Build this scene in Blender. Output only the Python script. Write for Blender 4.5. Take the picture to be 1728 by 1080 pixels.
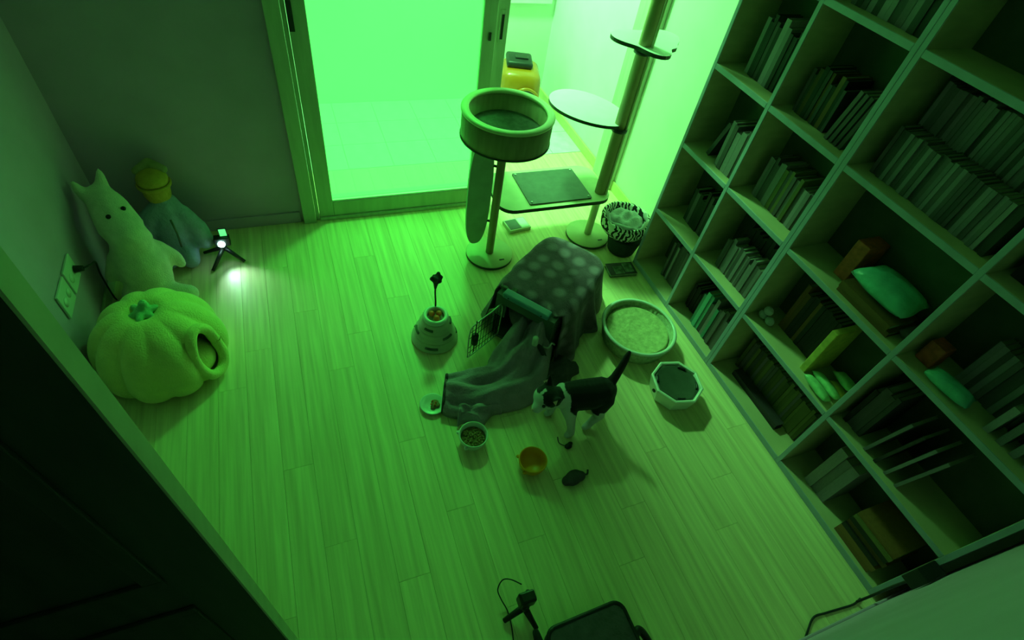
import bpy, bmesh, math, random
from mathutils import Vector, Matrix
random.seed(7)
S = bpy.context.scene
COL = S.collection
for o in list(bpy.data.objects):
    bpy.data.objects.remove(o)

# ------------------------------------------------------------------ camera
FPX = 895.44
cam_d = bpy.data.cameras.new('camera')
cam_d.sensor_fit = 'HORIZONTAL'; cam_d.sensor_width = 36.0
cam_d.lens = FPX / 1728 * 36.0
cam_d.clip_start = 0.01
cam = bpy.data.objects.new('camera', cam_d); COL.objects.link(cam)
CR = Matrix(((0.93125387, 0.17081580, -0.32185119),
             (-0.33873539, 0.73131499, -0.59197696),
             (0.13425558, 0.66030323, 0.73890127)))
CC = Vector((0, 0, 2.1))
M4 = CR.to_4x4(); M4.translation = CC
cam.matrix_world = M4
S.camera = cam
def bp(u, v, ax, val):
    """a photo pixel followed until it meets the plane axis = val"""
    d = CR @ Vector(((u - 864) / FPX, -(v - 540) / FPX, -1))
    return CC + d * ((val - CC[ax]) / d[ax])

# ------------------------------------------------------------------ light and exposure
S.view_settings.view_transform = 'Standard'
S.view_settings.look = 'None'
S.view_settings.exposure = 0.0
S.view_settings.gamma = 1.0
S.view_settings.use_curve_mapping = False
W = bpy.data.worlds.new('night'); S.world = W; W.use_nodes = True
W.node_tree.nodes['Background'].inputs[0].default_value = (0.004, 0.02, 0.006, 1)
W.node_tree.nodes['Background'].inputs[1].default_value = 0.3
GREEN = (0.20, 1.0, 0.26)          # the phosphor-green light of the picture
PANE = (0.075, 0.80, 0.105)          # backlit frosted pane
LAMP_POWER = 104.0

# ------------------------------------------------------------------ materials
def mat(name, col, rough=0.6, var=0.12, scale=14.0, bump=0.0, bscale=80.0, metal=0.0, spec=0.35, stretch=(1, 1, 1), rand=0.0, sheen=0.0):
    m = bpy.data.materials.new(name); m.use_nodes = True
    nt = m.node_tree; b = nt.nodes['Principled BSDF']
    b.inputs['Roughness'].default_value = rough
    b.inputs['Metallic'].default_value = metal
    b.inputs['Specular IOR Level'].default_value = spec
    if sheen: b.inputs['Sheen Weight'].default_value = sheen
    tc = nt.nodes.new('ShaderNodeTexCoord'); mp = nt.nodes.new('ShaderNodeMapping')
    mp.inputs['Scale'].default_value = stretch
    nt.links.new(tc.outputs['Object'], mp.inputs['Vector'])
    vec = mp.outputs['Vector']
    if rand:
        oi = nt.nodes.new('ShaderNodeObjectInfo')
        ad = nt.nodes.new('ShaderNodeVectorMath'); ad.operation = 'MULTIPLY_ADD'
        ad.inputs[1].default_value = (17, 31, 23)
        nt.links.new(oi.outputs['Random'], ad.inputs[0]); nt.links.new(vec, ad.inputs[2])
        vec = ad.outputs[0]
    n = nt.nodes.new('ShaderNodeTexNoise'); n.inputs['Scale'].default_value = scale; n.inputs['Detail'].default_value = 5
    nt.links.new(vec, n.inputs['Vector'])
    r = nt.nodes.new('ShaderNodeValToRGB')
    r.color_ramp.elements[0].position = 0.3; r.color_ramp.elements[1].position = 0.7
    r.color_ramp.elements[0].color = (*[c * (1 - var) for c in col], 1)
    r.color_ramp.elements[1].color = (*[min(1, c * (1 + var)) for c in col], 1)
    nt.links.new(n.outputs['Fac'], r.inputs['Fac'])
    out = r.outputs['Color']
    if rand:
        hs = nt.nodes.new('ShaderNodeHueSaturation')
        mr = nt.nodes.new('ShaderNodeMapRange')
        mr.inputs['To Min'].default_value = 1 - rand; mr.inputs['To Max'].default_value = 1 + rand
        nt.links.new(oi.outputs['Random'], mr.inputs['Value'])
        nt.links.new(mr.outputs['Result'], hs.inputs['Value']); nt.links.new(out, hs.inputs['Color'])
        out = hs.outputs['Color']
    nt.links.new(out, b.inputs['Base Color'])
    if bump:
        n2 = nt.nodes.new('ShaderNodeTexNoise'); n2.inputs['Scale'].default_value = bscale; n2.inputs['Detail'].default_value = 4
        nt.links.new(vec, n2.inputs['Vector'])
        bu = nt.nodes.new('ShaderNodeBump'); bu.inputs['Strength'].default_value = bump; bu.inputs['Distance'].default_value = 0.01
        nt.links.new(n2.outputs['Fac'], bu.inputs['Height']); nt.links.new(bu.outputs['Normal'], b.inputs['Normal'])
    return m
def emis(name, col, strength=1.0):
    m = bpy.data.materials.new(name); m.use_nodes = True
    b = m.node_tree.nodes['Principled BSDF']
    b.inputs['Base Color'].default_value = (0.3, 0.3, 0.3, 1)
    b.inputs['Emission Color'].default_value = (*col, 1); b.inputs['Emission Strength'].default_value = strength
    b.inputs['Roughness'].default_value = 0.5
    return m
def dots(name, base, dot, scale, thr):
    m = mat(name, base, 0.95, 0.25, 30, 0.4, 160, sheen=0.3)
    nt = m.node_tree; b = nt.nodes['Principled BSDF']
    src = b.inputs['Base Color'].links[0].from_socket
    v = nt.nodes.new('ShaderNodeTexVoronoi'); v.inputs['Scale'].default_value = scale; v.inputs['Randomness'].default_value = 0.35
    tc = nt.nodes.new('ShaderNodeTexCoord'); nt.links.new(tc.outputs['Object'], v.inputs['Vector'])
    mr = nt.nodes.new('ShaderNodeMapRange'); mr.inputs['From Min'].default_value = thr - 0.12; mr.inputs['From Max'].default_value = thr + 0.12
    mr.inputs['To Min'].default_value = 1; mr.inputs['To Max'].default_value = 0
    nt.links.new(v.outputs['Distance'], mr.inputs['Value'])
    mx = nt.nodes.new('ShaderNodeMix'); mx.data_type = 'RGBA'; mx.inputs[7].default_value = (*dot, 1)
    nt.links.new(mr.outputs['Result'], mx.inputs[0]); nt.links.new(src, mx.inputs[6])
    nt.links.new(mx.outputs[2], b.inputs['Base Color'])
    return m
def stripes(name, a, c, scale):
    m = mat(name, a, 0.9, 0.1)
    nt = m.node_tree; b = nt.nodes['Principled BSDF']
    w = nt.nodes.new('ShaderNodeTexWave'); w.inputs['Scale'].default_value = scale; w.inputs['Distortion'].default_value = 6
    w.inputs['Detail'].default_value = 1; w.inputs['Detail Scale'].default_value = 2
    tc = nt.nodes.new('ShaderNodeTexCoord'); nt.links.new(tc.outputs['Object'], w.inputs['Vector'])
    r = nt.nodes.new('ShaderNodeValToRGB'); r.color_ramp.interpolation = 'CONSTANT'
    r.color_ramp.elements[0].color = (*a, 1); r.color_ramp.elements[1].color = (*c, 1); r.color_ramp.elements[1].position = 0.5
    nt.links.new(w.outputs['Fac'], r.inputs['Fac']); nt.links.new(r.outputs['Color'], b.inputs['Base Color'])
    return m
def vcol(name, rough=0.9):
    m = bpy.data.materials.new(name); m.use_nodes = True
    nt = m.node_tree; b = nt.nodes['Principled BSDF']; b.inputs['Roughness'].default_value = rough
    b.inputs['Specular IOR Level'].default_value = 0.15; b.inputs['Sheen Weight'].default_value = 0.15
    a = nt.nodes.new('ShaderNodeAttribute'); a.attribute_name = 'fur'
    nt.links.new(a.outputs['Color'], b.inputs['Base Color'])
    n2 = nt.nodes.new('ShaderNodeTexNoise'); n2.inputs['Scale'].default_value = 220
    bu = nt.nodes.new('ShaderNodeBump'); bu.inputs['Strength'].default_value = 0.5; bu.inputs['Distance'].default_value = 0.004
    nt.links.new(n2.outputs['Fac'], bu.inputs['Height']); nt.links.new(bu.outputs['Normal'], b.inputs['Normal'])
    return m

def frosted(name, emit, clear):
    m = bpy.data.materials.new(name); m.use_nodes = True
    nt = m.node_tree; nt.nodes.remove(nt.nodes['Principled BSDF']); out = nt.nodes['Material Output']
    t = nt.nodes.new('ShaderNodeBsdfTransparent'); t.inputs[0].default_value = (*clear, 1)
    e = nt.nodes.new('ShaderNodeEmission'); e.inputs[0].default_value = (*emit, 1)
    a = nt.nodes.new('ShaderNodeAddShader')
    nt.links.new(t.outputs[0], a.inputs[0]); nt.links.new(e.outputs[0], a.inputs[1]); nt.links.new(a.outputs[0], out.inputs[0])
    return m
MT = {}
MT['plank'] = mat('oak_laminate', (0.95, 0.74, 0.42), 0.40, 0.17, 6, 0.05, 40, spec=0.35, stretch=(9.0, 0.35, 1), rand=0.04)
MT['joint'] = mat('plank_joint', (0.36, 0.36, 0.15), 0.8)
MT['tile'] = mat('pale_tile', (0.8, 0.85, 0.8), 0.3)
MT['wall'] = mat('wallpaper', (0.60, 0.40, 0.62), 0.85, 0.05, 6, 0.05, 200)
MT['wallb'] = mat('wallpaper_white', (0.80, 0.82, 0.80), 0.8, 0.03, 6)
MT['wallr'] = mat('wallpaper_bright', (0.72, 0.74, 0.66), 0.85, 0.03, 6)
MT['ceil'] = mat('ceiling_paper', (0.55, 0.55, 0.52), 0.9, 0.03)
MT['frame'] = mat('door_frame_laminate', (0.52, 0.56, 0.42), 0.45, 0.1, 12, stretch=(3, 3, 0.4))
MT['skirt'] = mat('baseboard_wood', (0.66, 0.60, 0.26), 0.5, 0.08)
MT['door'] = mat('shaded_door_brown', (0.035, 0.033, 0.03), 0.6, 0.25, 8, stretch=(4, 4, 0.4))  # dark brown, deepened to carry the shade on the door's near side
MT['dooredge'] = mat('door_edge_lit', (0.42, 0.42, 0.30), 0.6)  # pale tone stands for light catching the door's edge
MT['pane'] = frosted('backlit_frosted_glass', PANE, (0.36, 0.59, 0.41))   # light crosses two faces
MT['pane2'] = frosted('frosted_glass', (0.0, 0.02, 0.003), (0.97, 0.99, 0.97))
MT['metal'] = mat('dark_metal', (0.05, 0.05, 0.05), 0.35, metal=0.6)
MT['steel'] = mat('bright_wire', (0.55, 0.55, 0.55), 0.3, metal=0.8)
MT['black'] = mat('black_plastic', (0.018, 0.018, 0.02), 0.4)
MT['case'] = mat('bookcase_laminate', (0.54, 0.45, 0.30), 0.5, 0.1, 10, spec=0.3, stretch=(1, 0.5, 3))
MT['caseedge'] = mat('bookcase_edge', (0.34, 0.36, 0.50), 0.5, 0.08)
MT['caseback'] = mat('bookcase_back', (0.09, 0.09, 0.07), 0.8)
MT['page'] = mat('paper', (0.28, 0.30, 0.24), 0.9, 0.15, 120)
BK = {'dark': mat('cover_dark', (0.034, 0.022, 0.03), 0.6, rand=0.6),
      'grey': mat('cover_grey', (0.11, 0.075, 0.10), 0.6, rand=0.5),
      'pale': mat('cover_pale', (0.26, 0.20, 0.26), 0.6, rand=0.3),
      'brown': mat('cover_brown', (0.18, 0.075, 0.03), 0.6, rand=0.5),
      'olive': mat('cover_olive', (0.12, 0.10, 0.04), 0.6, rand=0.4),
      'teal': mat('cover_teal', (0.10, 0.30, 0.28), 0.5, rand=0.4)}
MT['treewood'] = mat('birch_ply', (0.70, 0.68, 0.42), 0.4, 0.08, 10)
MT['treepole'] = mat('pole_wood', (0.40, 0.32, 0.16), 0.45, 0.15, 10, stretch=(3, 3, 0.5))
MT['treeband'] = mat('dark_edge', (0.05, 0.06, 0.04), 0.6)
MT['drum'] = mat('slatted_wood', (0.34, 0.30, 0.16), 0.55, 0.15, 14, stretch=(3, 3, 0.5))
MT['felt'] = mat('grey_felt', (0.13, 0.15, 0.12), 0.95, 0.2, 40, 0.3)
MT['mat'] = mat('dark_mat', (0.06, 0.075, 0.06), 0.35, 0.2, 20, spec=0.5)
MT['white'] = mat('white_plastic', (0.78, 0.80, 0.76), 0.35, 0.03)
MT['offwhite'] = mat('offwhite_plastic', (0.62, 0.60, 0.46), 0.35, 0.05)
MT['ceramic'] = mat('white_ceramic', (0.72, 0.75, 0.72), 0.25, 0.03)
MT['plush'] = mat('white_plush', (0.82, 0.74, 0.62), 0.95, 0.08, 30, 0.5, 180, sheen=0.3)
MT['pod'] = mat('yellow_plush', (0.90, 0.80, 0.30), 0.95, 0.06, 20, 0.5, 150, sheen=0.3)
MT['podgreen'] = mat('green_plush', (0.30, 0.62, 0.34), 0.95, 0.1, 30, 0.4)
MT['dollyel'] = mat('yellow_felt', (0.62, 0.36, 0.07), 0.95, 0.1, 30, 0.4)
MT['dollbody'] = mat('teal_fleece', (0.36, 0.40, 0.60), 0.95, 0.1, 30, 0.4)
MT['eye'] = mat('black_bead', (0.01, 0.01, 0.01), 0.2)
MT['blanket'] = dots('dotted_blanket', (0.14, 0.068, 0.12), (0.34, 0.21, 0.32), 10.5, 0.32)
MT['carrier'] = mat('carrier_plastic', (0.10, 0.12, 0.11), 0.5)
MT['carriertop'] = mat('carrier_teal', (0.14, 0.30, 0.42), 0.45, 0.08)
MT['cloth'] = mat('grey_towel', (0.40, 0.26, 0.38), 0.95, 0.15, 20, 0.4, 120, sheen=0.2)
MT['yellow'] = mat('yellow_bowl', (1.0, 0.36, 0.02), 0.35, 0.05)
MT['wicker'] = mat('wicker', (0.44, 0.46, 0.30), 0.8, 0.25, 60, 0.5, 90)
MT['wickerpad'] = mat('corrugated_pad', (0.52, 0.50, 0.26), 0.85, 0.2, 40, 0.5, 60)
MT['kibble'] = mat('kibble', (0.34, 0.19, 0.09), 0.8, 0.3, 50, rand=0.4)
MT['orange'] = mat('orange_ball', (0.95, 0.17, 0.04), 0.4)
MT['gold'] = mat('gold_plastic', (0.42, 0.15, 0.01), 0.25, 0.05, spec=0.6)
MT['zebra'] = stripes('zebra_fabric', (0.85, 0.85, 0.8), (0.015, 0.015, 0.015), 14)
MT['fleece'] = mat('pale_fleece', (0.50, 0.48, 0.54), 0.95, 0.15, 30, 0.5, 90, sheen=0.3)
MT['dkfabric'] = mat('dark_fabric', (0.03, 0.035, 0.035), 0.9, 0.2, 40, 0.3)
MT['dkgrey'] = mat('dark_grey_fabric', (0.10, 0.068, 0.09), 0.85, 0.2, 30, 0.3)
MT['fur'] = vcol('cat_fur')
MT['pink'] = mat('pink_skin', (0.75, 0.42, 0.38), 0.6)
MT['led'] = emis('led_light', (0.5, 1.0, 0.85), 14.0)
MT['screen'] = emis('camera_screen', (0.12, 1.0, 0.25), 1.1)
MT['lampglow'] = emis('lamp_diffuser', (0.3, 1.0, 0.4), 3.0)
MT['red'] = mat('red_print', (0.55, 0.10, 0.05), 0.5, 0.3, 40)
MT['snackg'] = mat('green_foil', (0.32, 0.62, 0.32), 0.3, 0.25, 30, spec=0.6)
MT['snacky'] = mat('yellow_foil', (0.62, 0.48, 0.12), 0.3, 0.25, 30, spec=0.6)
MT['tealbag'] = mat('teal_plastic_bag', (0.14, 0.50, 0.44), 0.3, 0.25, 14, 0.6, 30, spec=0.5)
MT['print'] = mat('cover_print', (0.16, 0.18, 0.14), 0.4, 0.9, 28)

# ------------------------------------------------------------------ helpers
def link(name, me, parent=None, m=None, smooth=False):
    o = bpy.data.objects.new(name, me); COL.objects.link(o)
    if m is not None:
        for x in (m if isinstance(m, (list, tuple)) else [m]): me.materials.append(MT[x] if isinstance(x, str) else x)
    if smooth:
        for p in me.polygons: p.use_smooth = True
    if parent is not None: o.parent = parent
    return o
def B(name, bm, m, parent=None, smooth=False):
    bmesh.ops.recalc_face_normals(bm, faces=bm.faces)
    me = bpy.data.meshes.new(name); bm.to_mesh(me); bm.free()
    return link(name, me, parent, m, smooth)
def tag(o, label, cat, group=None):
    o['label'] = label; o['category'] = cat
    if group: o['group'] = group
    return o
def struct(o):
    o['kind'] = 'structure'; return o
def thing(name, label, cat, loc=(0, 0, 0), rz=0.0, group=None):
    o = bpy.data.objects.new(name, None); COL.objects.link(o)
    o.location = loc; o.rotation_euler = (0, 0, rz); o.empty_display_size = 0.05
    return tag(o, label, cat, group)
def box(bm, x0, x1, y0, y1, z0, z1, M=None, mi=0):
    vs = [bm.verts.new((x, y, z)) for x in (x0, x1) for y in (y0, y1) for z in (z0, z1)]
    if M is not None:
        for v in vs: v.co = M @ v.co
    for f in ((0, 1, 3, 2), (4, 6, 7, 5), (0, 4, 5, 1), (2, 3, 7, 6), (0, 2, 6, 4), (1, 5, 7, 3)):
        fc = bm.faces.new([vs[i] for i in f]); fc.material_index = mi
    return vs
def bx(name, d, m, parent=None, bevel=0.0, seg=2):
    bm = bmesh.new(); box(bm, *d)
    if bevel: bmesh.ops.bevel(bm, geom=bm.edges[:], offset=bevel, segments=seg, profile=0.5, affect='EDGES')
    return B(name, bm, m, parent, smooth=False)
def lathe(bm, prof, seg=40, c=(0, 0, 0), wob=None, closed=False):
    rings = []
    for (r, z) in prof:
        if r < 1e-6: rings.append([bm.verts.new((c[0], c[1], c[2] + z))])
        else:
            rg = []
            for i in range(seg):
                a = 2 * math.pi * i / seg
                rr = r * (wob(a, z) if wob else 1)
                rg.append(bm.verts.new((c[0] + rr * math.cos(a), c[1] + rr * math.sin(a), c[2] + z)))
            rings.append(rg)
    pairs = list(zip(rings[:-1], rings[1:]))
    if closed: pairs.append((rings[-1], rings[0]))
    for A, Bq in pairs:
        for i in range(seg):
            j = (i + 1) % seg
            if len(A) == 1 and len(Bq) == 1: continue
            if len(A) == 1: bm.faces.new((A[0], Bq[j], Bq[i]))
            elif len(Bq) == 1: bm.faces.new((A[i], A[j], Bq[0]))
            else: bm.faces.new((A[i], A[j], Bq[j], Bq[i]))
def L(name, prof, m, parent=None, seg=40, c=(0, 0, 0), wob=None, smooth=True, closed=False):
    bm = bmesh.new(); lathe(bm, prof, seg, c, wob, closed)
    o = B(name, bm, m, parent, smooth)
    return o
def tube(bm, pts, rad, seg=10, cap=True):
    pts = [Vector(p) for p in pts]; n = len(pts)
    rads = rad if isinstance(rad, (list, tuple)) else [rad] * n
    rings = []; up = None
    for i, p in enumerate(pts):
        t = (pts[min(i + 1, n - 1)] - pts[max(i - 1, 0)]).normalized()
        if up is None:
            up = Vector((0, 0, 1)) if abs(t.z) < 0.9 else Vector((1, 0, 0))
        s = t.cross(up).normalized(); up = s.cross(t).normalized()
        rings.append([bm.verts.new(p + (s * math.cos(2 * math.pi * k / seg) + up * math.sin(2 * math.pi * k / seg)) * rads[i]) for k in range(seg)])
    for A, Bq in zip(rings[:-1], rings[1:]):
        for i in range(seg): bm.faces.new((A[i], A[(i + 1) % seg], Bq[(i + 1) % seg], Bq[i]))
    if cap: bm.faces.new(rings[0][::-1]); bm.faces.new(rings[-1])
def T(name, pts, rad, m, parent=None, seg=10):
    bm = bmesh.new(); tube(bm, pts, rad, seg); return B(name, bm, m, parent, True)
def catmull(pts, n=8):
    P = [Vector(p) for p in pts]; P = [P[0]] + P + [P[-1]]; out = []
    for i in range(1, len(P) - 2):
        for k in range(n):
            t = k / n; a, b, c, d = P[i - 1], P[i], P[i + 1], P[i + 2]
            out.append(0.5 * ((2 * b) + (c - a) * t + (2 * a - 5 * b + 4 * c - d) * t * t + (3 * b - a - 3 * c + d) * t ** 3))
    out.append(P[-2]); return out
def prism(bm, poly, z0, z1, bev=0.0):
    lo = [bm.verts.new((x, y, z0)) for x, y in poly]; hi = [bm.verts.new((x, y, z1)) for x, y in poly]
    bm.faces.new(lo[::-1]); bm.faces.new(hi)
    n = len(poly)
    for i in range(n): bm.faces.new((lo[i], lo[(i + 1) % n], hi[(i + 1) % n], hi[i]))
def blob(name, chains, m, parent=None, voxel=0.008, smooth=6, color=None):
    """one continuous skin round chains of balls: chain = [(x,y,z,r), ...]; a tuple alone = ellipsoid (x,y,z,rx,ry,rz)"""
    bm = bmesh.new()
    for ch in chains:
        if isinstance(ch, tuple):
            x, y, z, rx, ry, rz = ch[:6]
            R = Matrix.Rotation(ch[6], 4, ch[7]) if len(ch) > 6 else Matrix.Identity(4)
            bmesh.ops.create_icosphere(bm, subdivisions=3, radius=1.0, matrix=Matrix.Translation((x, y, z)) @ R @ Matrix.Diagonal((rx, ry, rz, 1)))
            continue
        for (a, b) in zip(ch[:-1], ch[1:]):
            d = (Vector(a[:3]) - Vector(b[:3])).length
            n = max(2, int(d / (0.35 * min(a[3], b[3]))) + 1)
            for k in range(n + 1):
                t = k / n
                p = [a[i] * (1 - t) + b[i] * t for i in range(4)]
                bmesh.ops.create_icosphere(bm, subdivisions=2, radius=p[3], matrix=Matrix.Translation(p[:3]))
    me0 = bpy.data.meshes.new('tmp'); bm.to_mesh(me0); bm.free()
    o = bpy.data.objects.new('tmp', me0); COL.objects.link(o)
    r = o.modifiers.new('r', 'REMESH'); r.mode = 'VOXEL'; r.voxel_size = voxel
    s = o.modifiers.new('s', 'SMOOTH'); s.factor = 0.5; s.iterations = smooth
    dg = bpy.context.evaluated_depsgraph_get()
    me = bpy.data.meshes.new_from_object(o.evaluated_get(dg))
    bpy.data.objects.remove(o); bpy.data.meshes.remove(me0)
    me.materials.clear(); me.name = name
    if color:
        at = me.color_attributes.new('fur', 'FLOAT_COLOR', 'POINT')
        for i, v in enumerate(me.vertices): at.data[i].color = (*color(v.co), 1)
    return link(name, me, parent, m, True)
def ball(name, c, r, m, parent=None, sub=2):
    bm = bmesh.new(); rr = r if isinstance(r, tuple) else (r, r, r)
    bmesh.ops.create_icosphere(bm, subdivisions=sub, radius=1, matrix=Matrix.Translation(c) @ Matrix.Diagonal((*rr, 1)))
    return B(name, bm, m, parent, True)

# ------------------------------------------------------------------ room shell
XL, XR, YB, YF, ZC = -0.97, 2.05, 2.71, -0.07, 2.40
YB2, YT, YE, XR2 = 2.93, 3.20, 4.10, 2.05
DX0, DX1, DZ = 0.0, 2.05, 2.05            # sliding door opening
floor = struct(bx('floor', (XL, XR, YF, YT, -0.06, -0.008), 'joint'))
pw, gap = 0.1180, 0.0005
ncol = int(round((XR - XL) / pw)); pw = (XR - XL) / ncol
def plank_mesh(l):
    bm = bmesh.new(); box(bm, gap, pw - gap, gap, l - gap, -0.008, 0.0)
    me = bpy.data.meshes.new('plank'); bmesh.ops.recalc_face_normals(bm, faces=bm.faces); bm.to_mesh(me); bm.free()
    me.materials.append(MT['plank']); return me
pm = {}
for i in range(ncol):
    y = YF; first = True
    while y < YT - 1e-4:
        l = [0.45, 0.85, 1.2, 0.65][(i * 3) % 4] if first else 1.2
        l = round(min(l, YT - y), 3); first = False
        if l not in pm: pm[l] = plank_mesh(l)
        o = bpy.data.objects.new('plank', pm[l]); COL.objects.link(o); o.parent = floor
        o.location = (XL + i * pw, y, 0); y += l
fl2 = struct(bx('floor', (-0.6, XR2 + 0.05, YT, YE, -0.06, -0.004), 'joint'))
tm = bpy.data.meshes.new('tile'); b_ = bmesh.new(); box(b_, 0.002, 0.298, 0.002, 0.298, -0.004, 0.002); bmesh.ops.recalc_face_normals(b_, faces=b_.faces); b_.to_mesh(tm); b_.free(); tm.materials.append(MT['tile'])
for i in range(9):
    for j in range(3):
        o = bpy.data.objects.new('tile', tm); COL.objects.link(o); o.parent = fl2; o.location = (-0.6 + 0.3 * i, YT + 0.3 * j, 0)
struct(bx('ceiling', (XL - 0.1, XR + 0.1, YF - 0.1, YE + 0.1, ZC, ZC + 0.08), 'ceil'))
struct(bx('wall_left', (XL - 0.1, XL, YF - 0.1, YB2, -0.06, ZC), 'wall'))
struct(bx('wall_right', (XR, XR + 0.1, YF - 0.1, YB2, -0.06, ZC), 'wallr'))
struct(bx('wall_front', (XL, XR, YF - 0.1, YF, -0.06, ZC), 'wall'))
bm = bmesh.new()
box(bm, XL, DX0, YB, YB2, -0.06, ZC); box(bm, DX0, DX1, YB, YB2, DZ, ZC)
struct(B('wall_back', bm, 'wall'))
# the lit space beyond the sliding door
struct(bx('wall_beyond_right', (XR2, XR2 + 0.1, YB2, YE + 0.1, -0.06, ZC), 'wallb'))
struct(bx('wall_beyond_back', (-0.7, XR2, YE, YE + 0.1, -0.06, ZC), 'wallr'))
struct(bx('wall_beyond_left', (-0.7, -0.6, YB2, YE, -0.06, ZC), 'wallb'))
w = struct(bx('window_1', (1.50, 2.0, YE - 0.05, YE - 0.002, 0.74, 0.80), 'white', bevel=0.006))
bx('pane', (1.55, 1.95, YE - 0.03, YE - 0.004, 0.80, 1.9), 'white', w)
for x in (1.50, 1.95): bx('window_frame', (x, x + 0.05, YE - 0.045, YE - 0.002, 0.80, 1.95), 'white', w)
# baseboards
struct(bx('baseboard_left', (XL, XL + 0.012, 0.49, YB, 0.0, 0.07), 'frame', bevel=0.003))
struct(bx('baseboard_back', (XL + 0.012, DX0 - 0.05, YB - 0.012, YB, 0.0, 0.07), 'wall', bevel=0.003))
struct(bx('baseboard_right', (XR - 0.012, XR, 1.975, YB - 0.01, 0.0, 0.075), 'skirt', bevel=0.003))
struct(bx('baseboard_beyond', (XR2 - 0.014, XR2, YB2 + 0.01, YE, 0.002, 0.075), 'skirt', bevel=0.003))
struct(bx('baseboard_front', (XL, XR, YF, YF + 0.008, 0.0, 0.06), 'wall', bevel=0.002))

# sliding door with two frosted panels, the second slid behind the first
dr = struct(bpy.data.objects.new('door_1', None)); COL.objects.link(dr); dr.location = (0.9, YB, 0)
def dpart(name, d, m, parent=dr, bevel=0.004):
    off = (0.9, YB, 0)
    return bx(name, (d[0] - off[0], d[1] - off[0], d[2] - off[1], d[3] - off[1], d[4], d[5]), m, parent, bevel)
dpart('casing', (-0.035, 0.035, YB - 0.035, YB + 0.0, 0, DZ + 0.06), 'frame')
dpart('jamb', (0.001, 0.035, YB, YB2 + 0.02, 0, DZ - 0.002), 'frame')
dpart('jamb_stop', (0.036, 0.056, YB - 0.01, YB + 0.02, 0, DZ - 0.03), 'frame')
dpart('jamb', (DX1 - 0.032, DX1 - 0.001, YB - 0.012, YB2 + 0.02, 0, DZ - 0.002), 'frame')
dpart('lintel', (0.036, DX1 - 0.033, YB - 0.012, YB2 + 0.01, DZ - 0.05, DZ - 0.002), 'frame')
dpart('track', (0.057, 1.115, YB - 0.025, YB + 0.03, 0.0005, 0.022), 'frame')
p1 = dpart('sliding_panel', (0.058, 0.140, YB - 0.012, YB + 0.028, 0.023, 2.0), 'frame')
dpart('stile', (0.972, 1.045, YB - 0.012, YB + 0.028, 0.023, 2.0), 'frame', p1)
dpart('bottom_rail', (0.1405, 0.9715, YB - 0.012, YB + 0.028, 0.023, 0.118), 'frame', p1)
dpart('top_rail', (0.1405, 0.9715, YB - 0.012, YB + 0.028, 1.92, 2.0), 'frame', p1)
dpart('glazing_bead', (0.1405, 0.9715, YB - 0.008, YB + 0.0, 0.1185, 0.128), 'ceramic', p1, 0.002)
dpart('glass_pane', (0.1405, 0.9715, YB + 0.004, YB + 0.012, 0.129, 1.9195), 'pane', p1, 0.0)
p2 = dpart('sliding_panel', (1.055, 1.125, YB + 0.034, YB + 0.072, 0.023, 2.0), 'frame')
dpart('stile', (0.062, 0.135, YB + 0.034, YB + 0.072, 0.023, 2.0), 'frame', p2)
dpart('glass_pane', (0.136, 1.054, YB + 0.048, YB + 0.056, 0.119, 1.919), 'pane2', p2, 0.0)
dpart('bottom_rail', (0.136, 1.054, YB + 0.034, YB + 0.072, 0.023, 0.118), 'frame', p2)
dpart('top_rail', (0.136, 1.054, YB + 0.034, YB + 0.072, 1.92, 2.0), 'frame', p2)
h2 = dpart('pull_handle', (1.075, 1.105, YB + 0.028, YB + 0.036, 0.99, 1.15), 'frame', p2, 0.003)
dpart('pull_recess', (1.083, 1.097, YB + 0.0265, YB + 0.0285, 1.01, 1.13), 'black', p2, 0.0)
lk = dpart('lock_plate', (0.058, 0.082, YB - 0.019, YB - 0.012, 1.06, 1.19), 'metal', p1, 0.003)
dpart('lock_catch', (1.005, 1.02, YB - 0.02, YB - 0.012, 1.02, 1.06), 'metal', p1, 0.003)

# hinged room door standing open beside the camera
d2 = struct(bpy.data.objects.new('door_2', None)); COL.objects.link(d2); d2.location = (XL, 0.45, 0)
bx('door_leaf', (0.006, 0.712, -0.02, 0.02, 0.012, 2.0), 'door', d2, 0.0)
bx('lit_edge_strip', (0.7122, 0.7162, -0.019, 0.019, 0.012, 2.0), 'dooredge', d2, 0.0)
for z0, z1 in ((0.15, 0.85), (1.0, 1.85)):
    for (x0, x1, a, b) in ((0.10, 0.62, z0, z0 + 0.03), (0.10, 0.62, z1 - 0.03, z1), (0.10, 0.13, z0 + 0.03, z1 - 0.03), (0.59, 0.62, z0 + 0.03, z1 - 0.03)):
        bx('moulding', (x0, x1, -0.028, -0.0202, a, b), 'door', d2, 0.002)
for z in (0.25, 1.0, 1.75): T('hinge', [(0.006, 0.024, z - 0.05), (0.006, 0.024, z + 0.05)], 0.006, 'metal', d2, 8)

# ------------------------------------------------------------------ lamp beyond the door
lp = thing('ceiling_lamp', 'round ceiling lamp glowing in the room behind the sliding door', 'lamp', (1.06, 3.45, ZC))
L('lamp_base', [(0, -0.001), (0.2, -0.001), (0.2, -0.03), (0, -0.03)], 'white', lp)
L('diffuser', [(0.18, -0.031), (0.185, -0.05), (0.16, -0.075), (0.10, -0.09), (0, -0.095)], 'lampglow', lp)
ld = bpy.data.lights.new('lamp_light', 'AREA'); ld.shape = 'DISK'; ld.size = 0.30; ld.energy = LAMP_POWER; ld.color = GREEN
lo = bpy.data.objects.new('lamp_light', ld); COL.objects.link(lo); lo.parent = lp; lo.location = (0, 0, -0.11)

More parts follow.
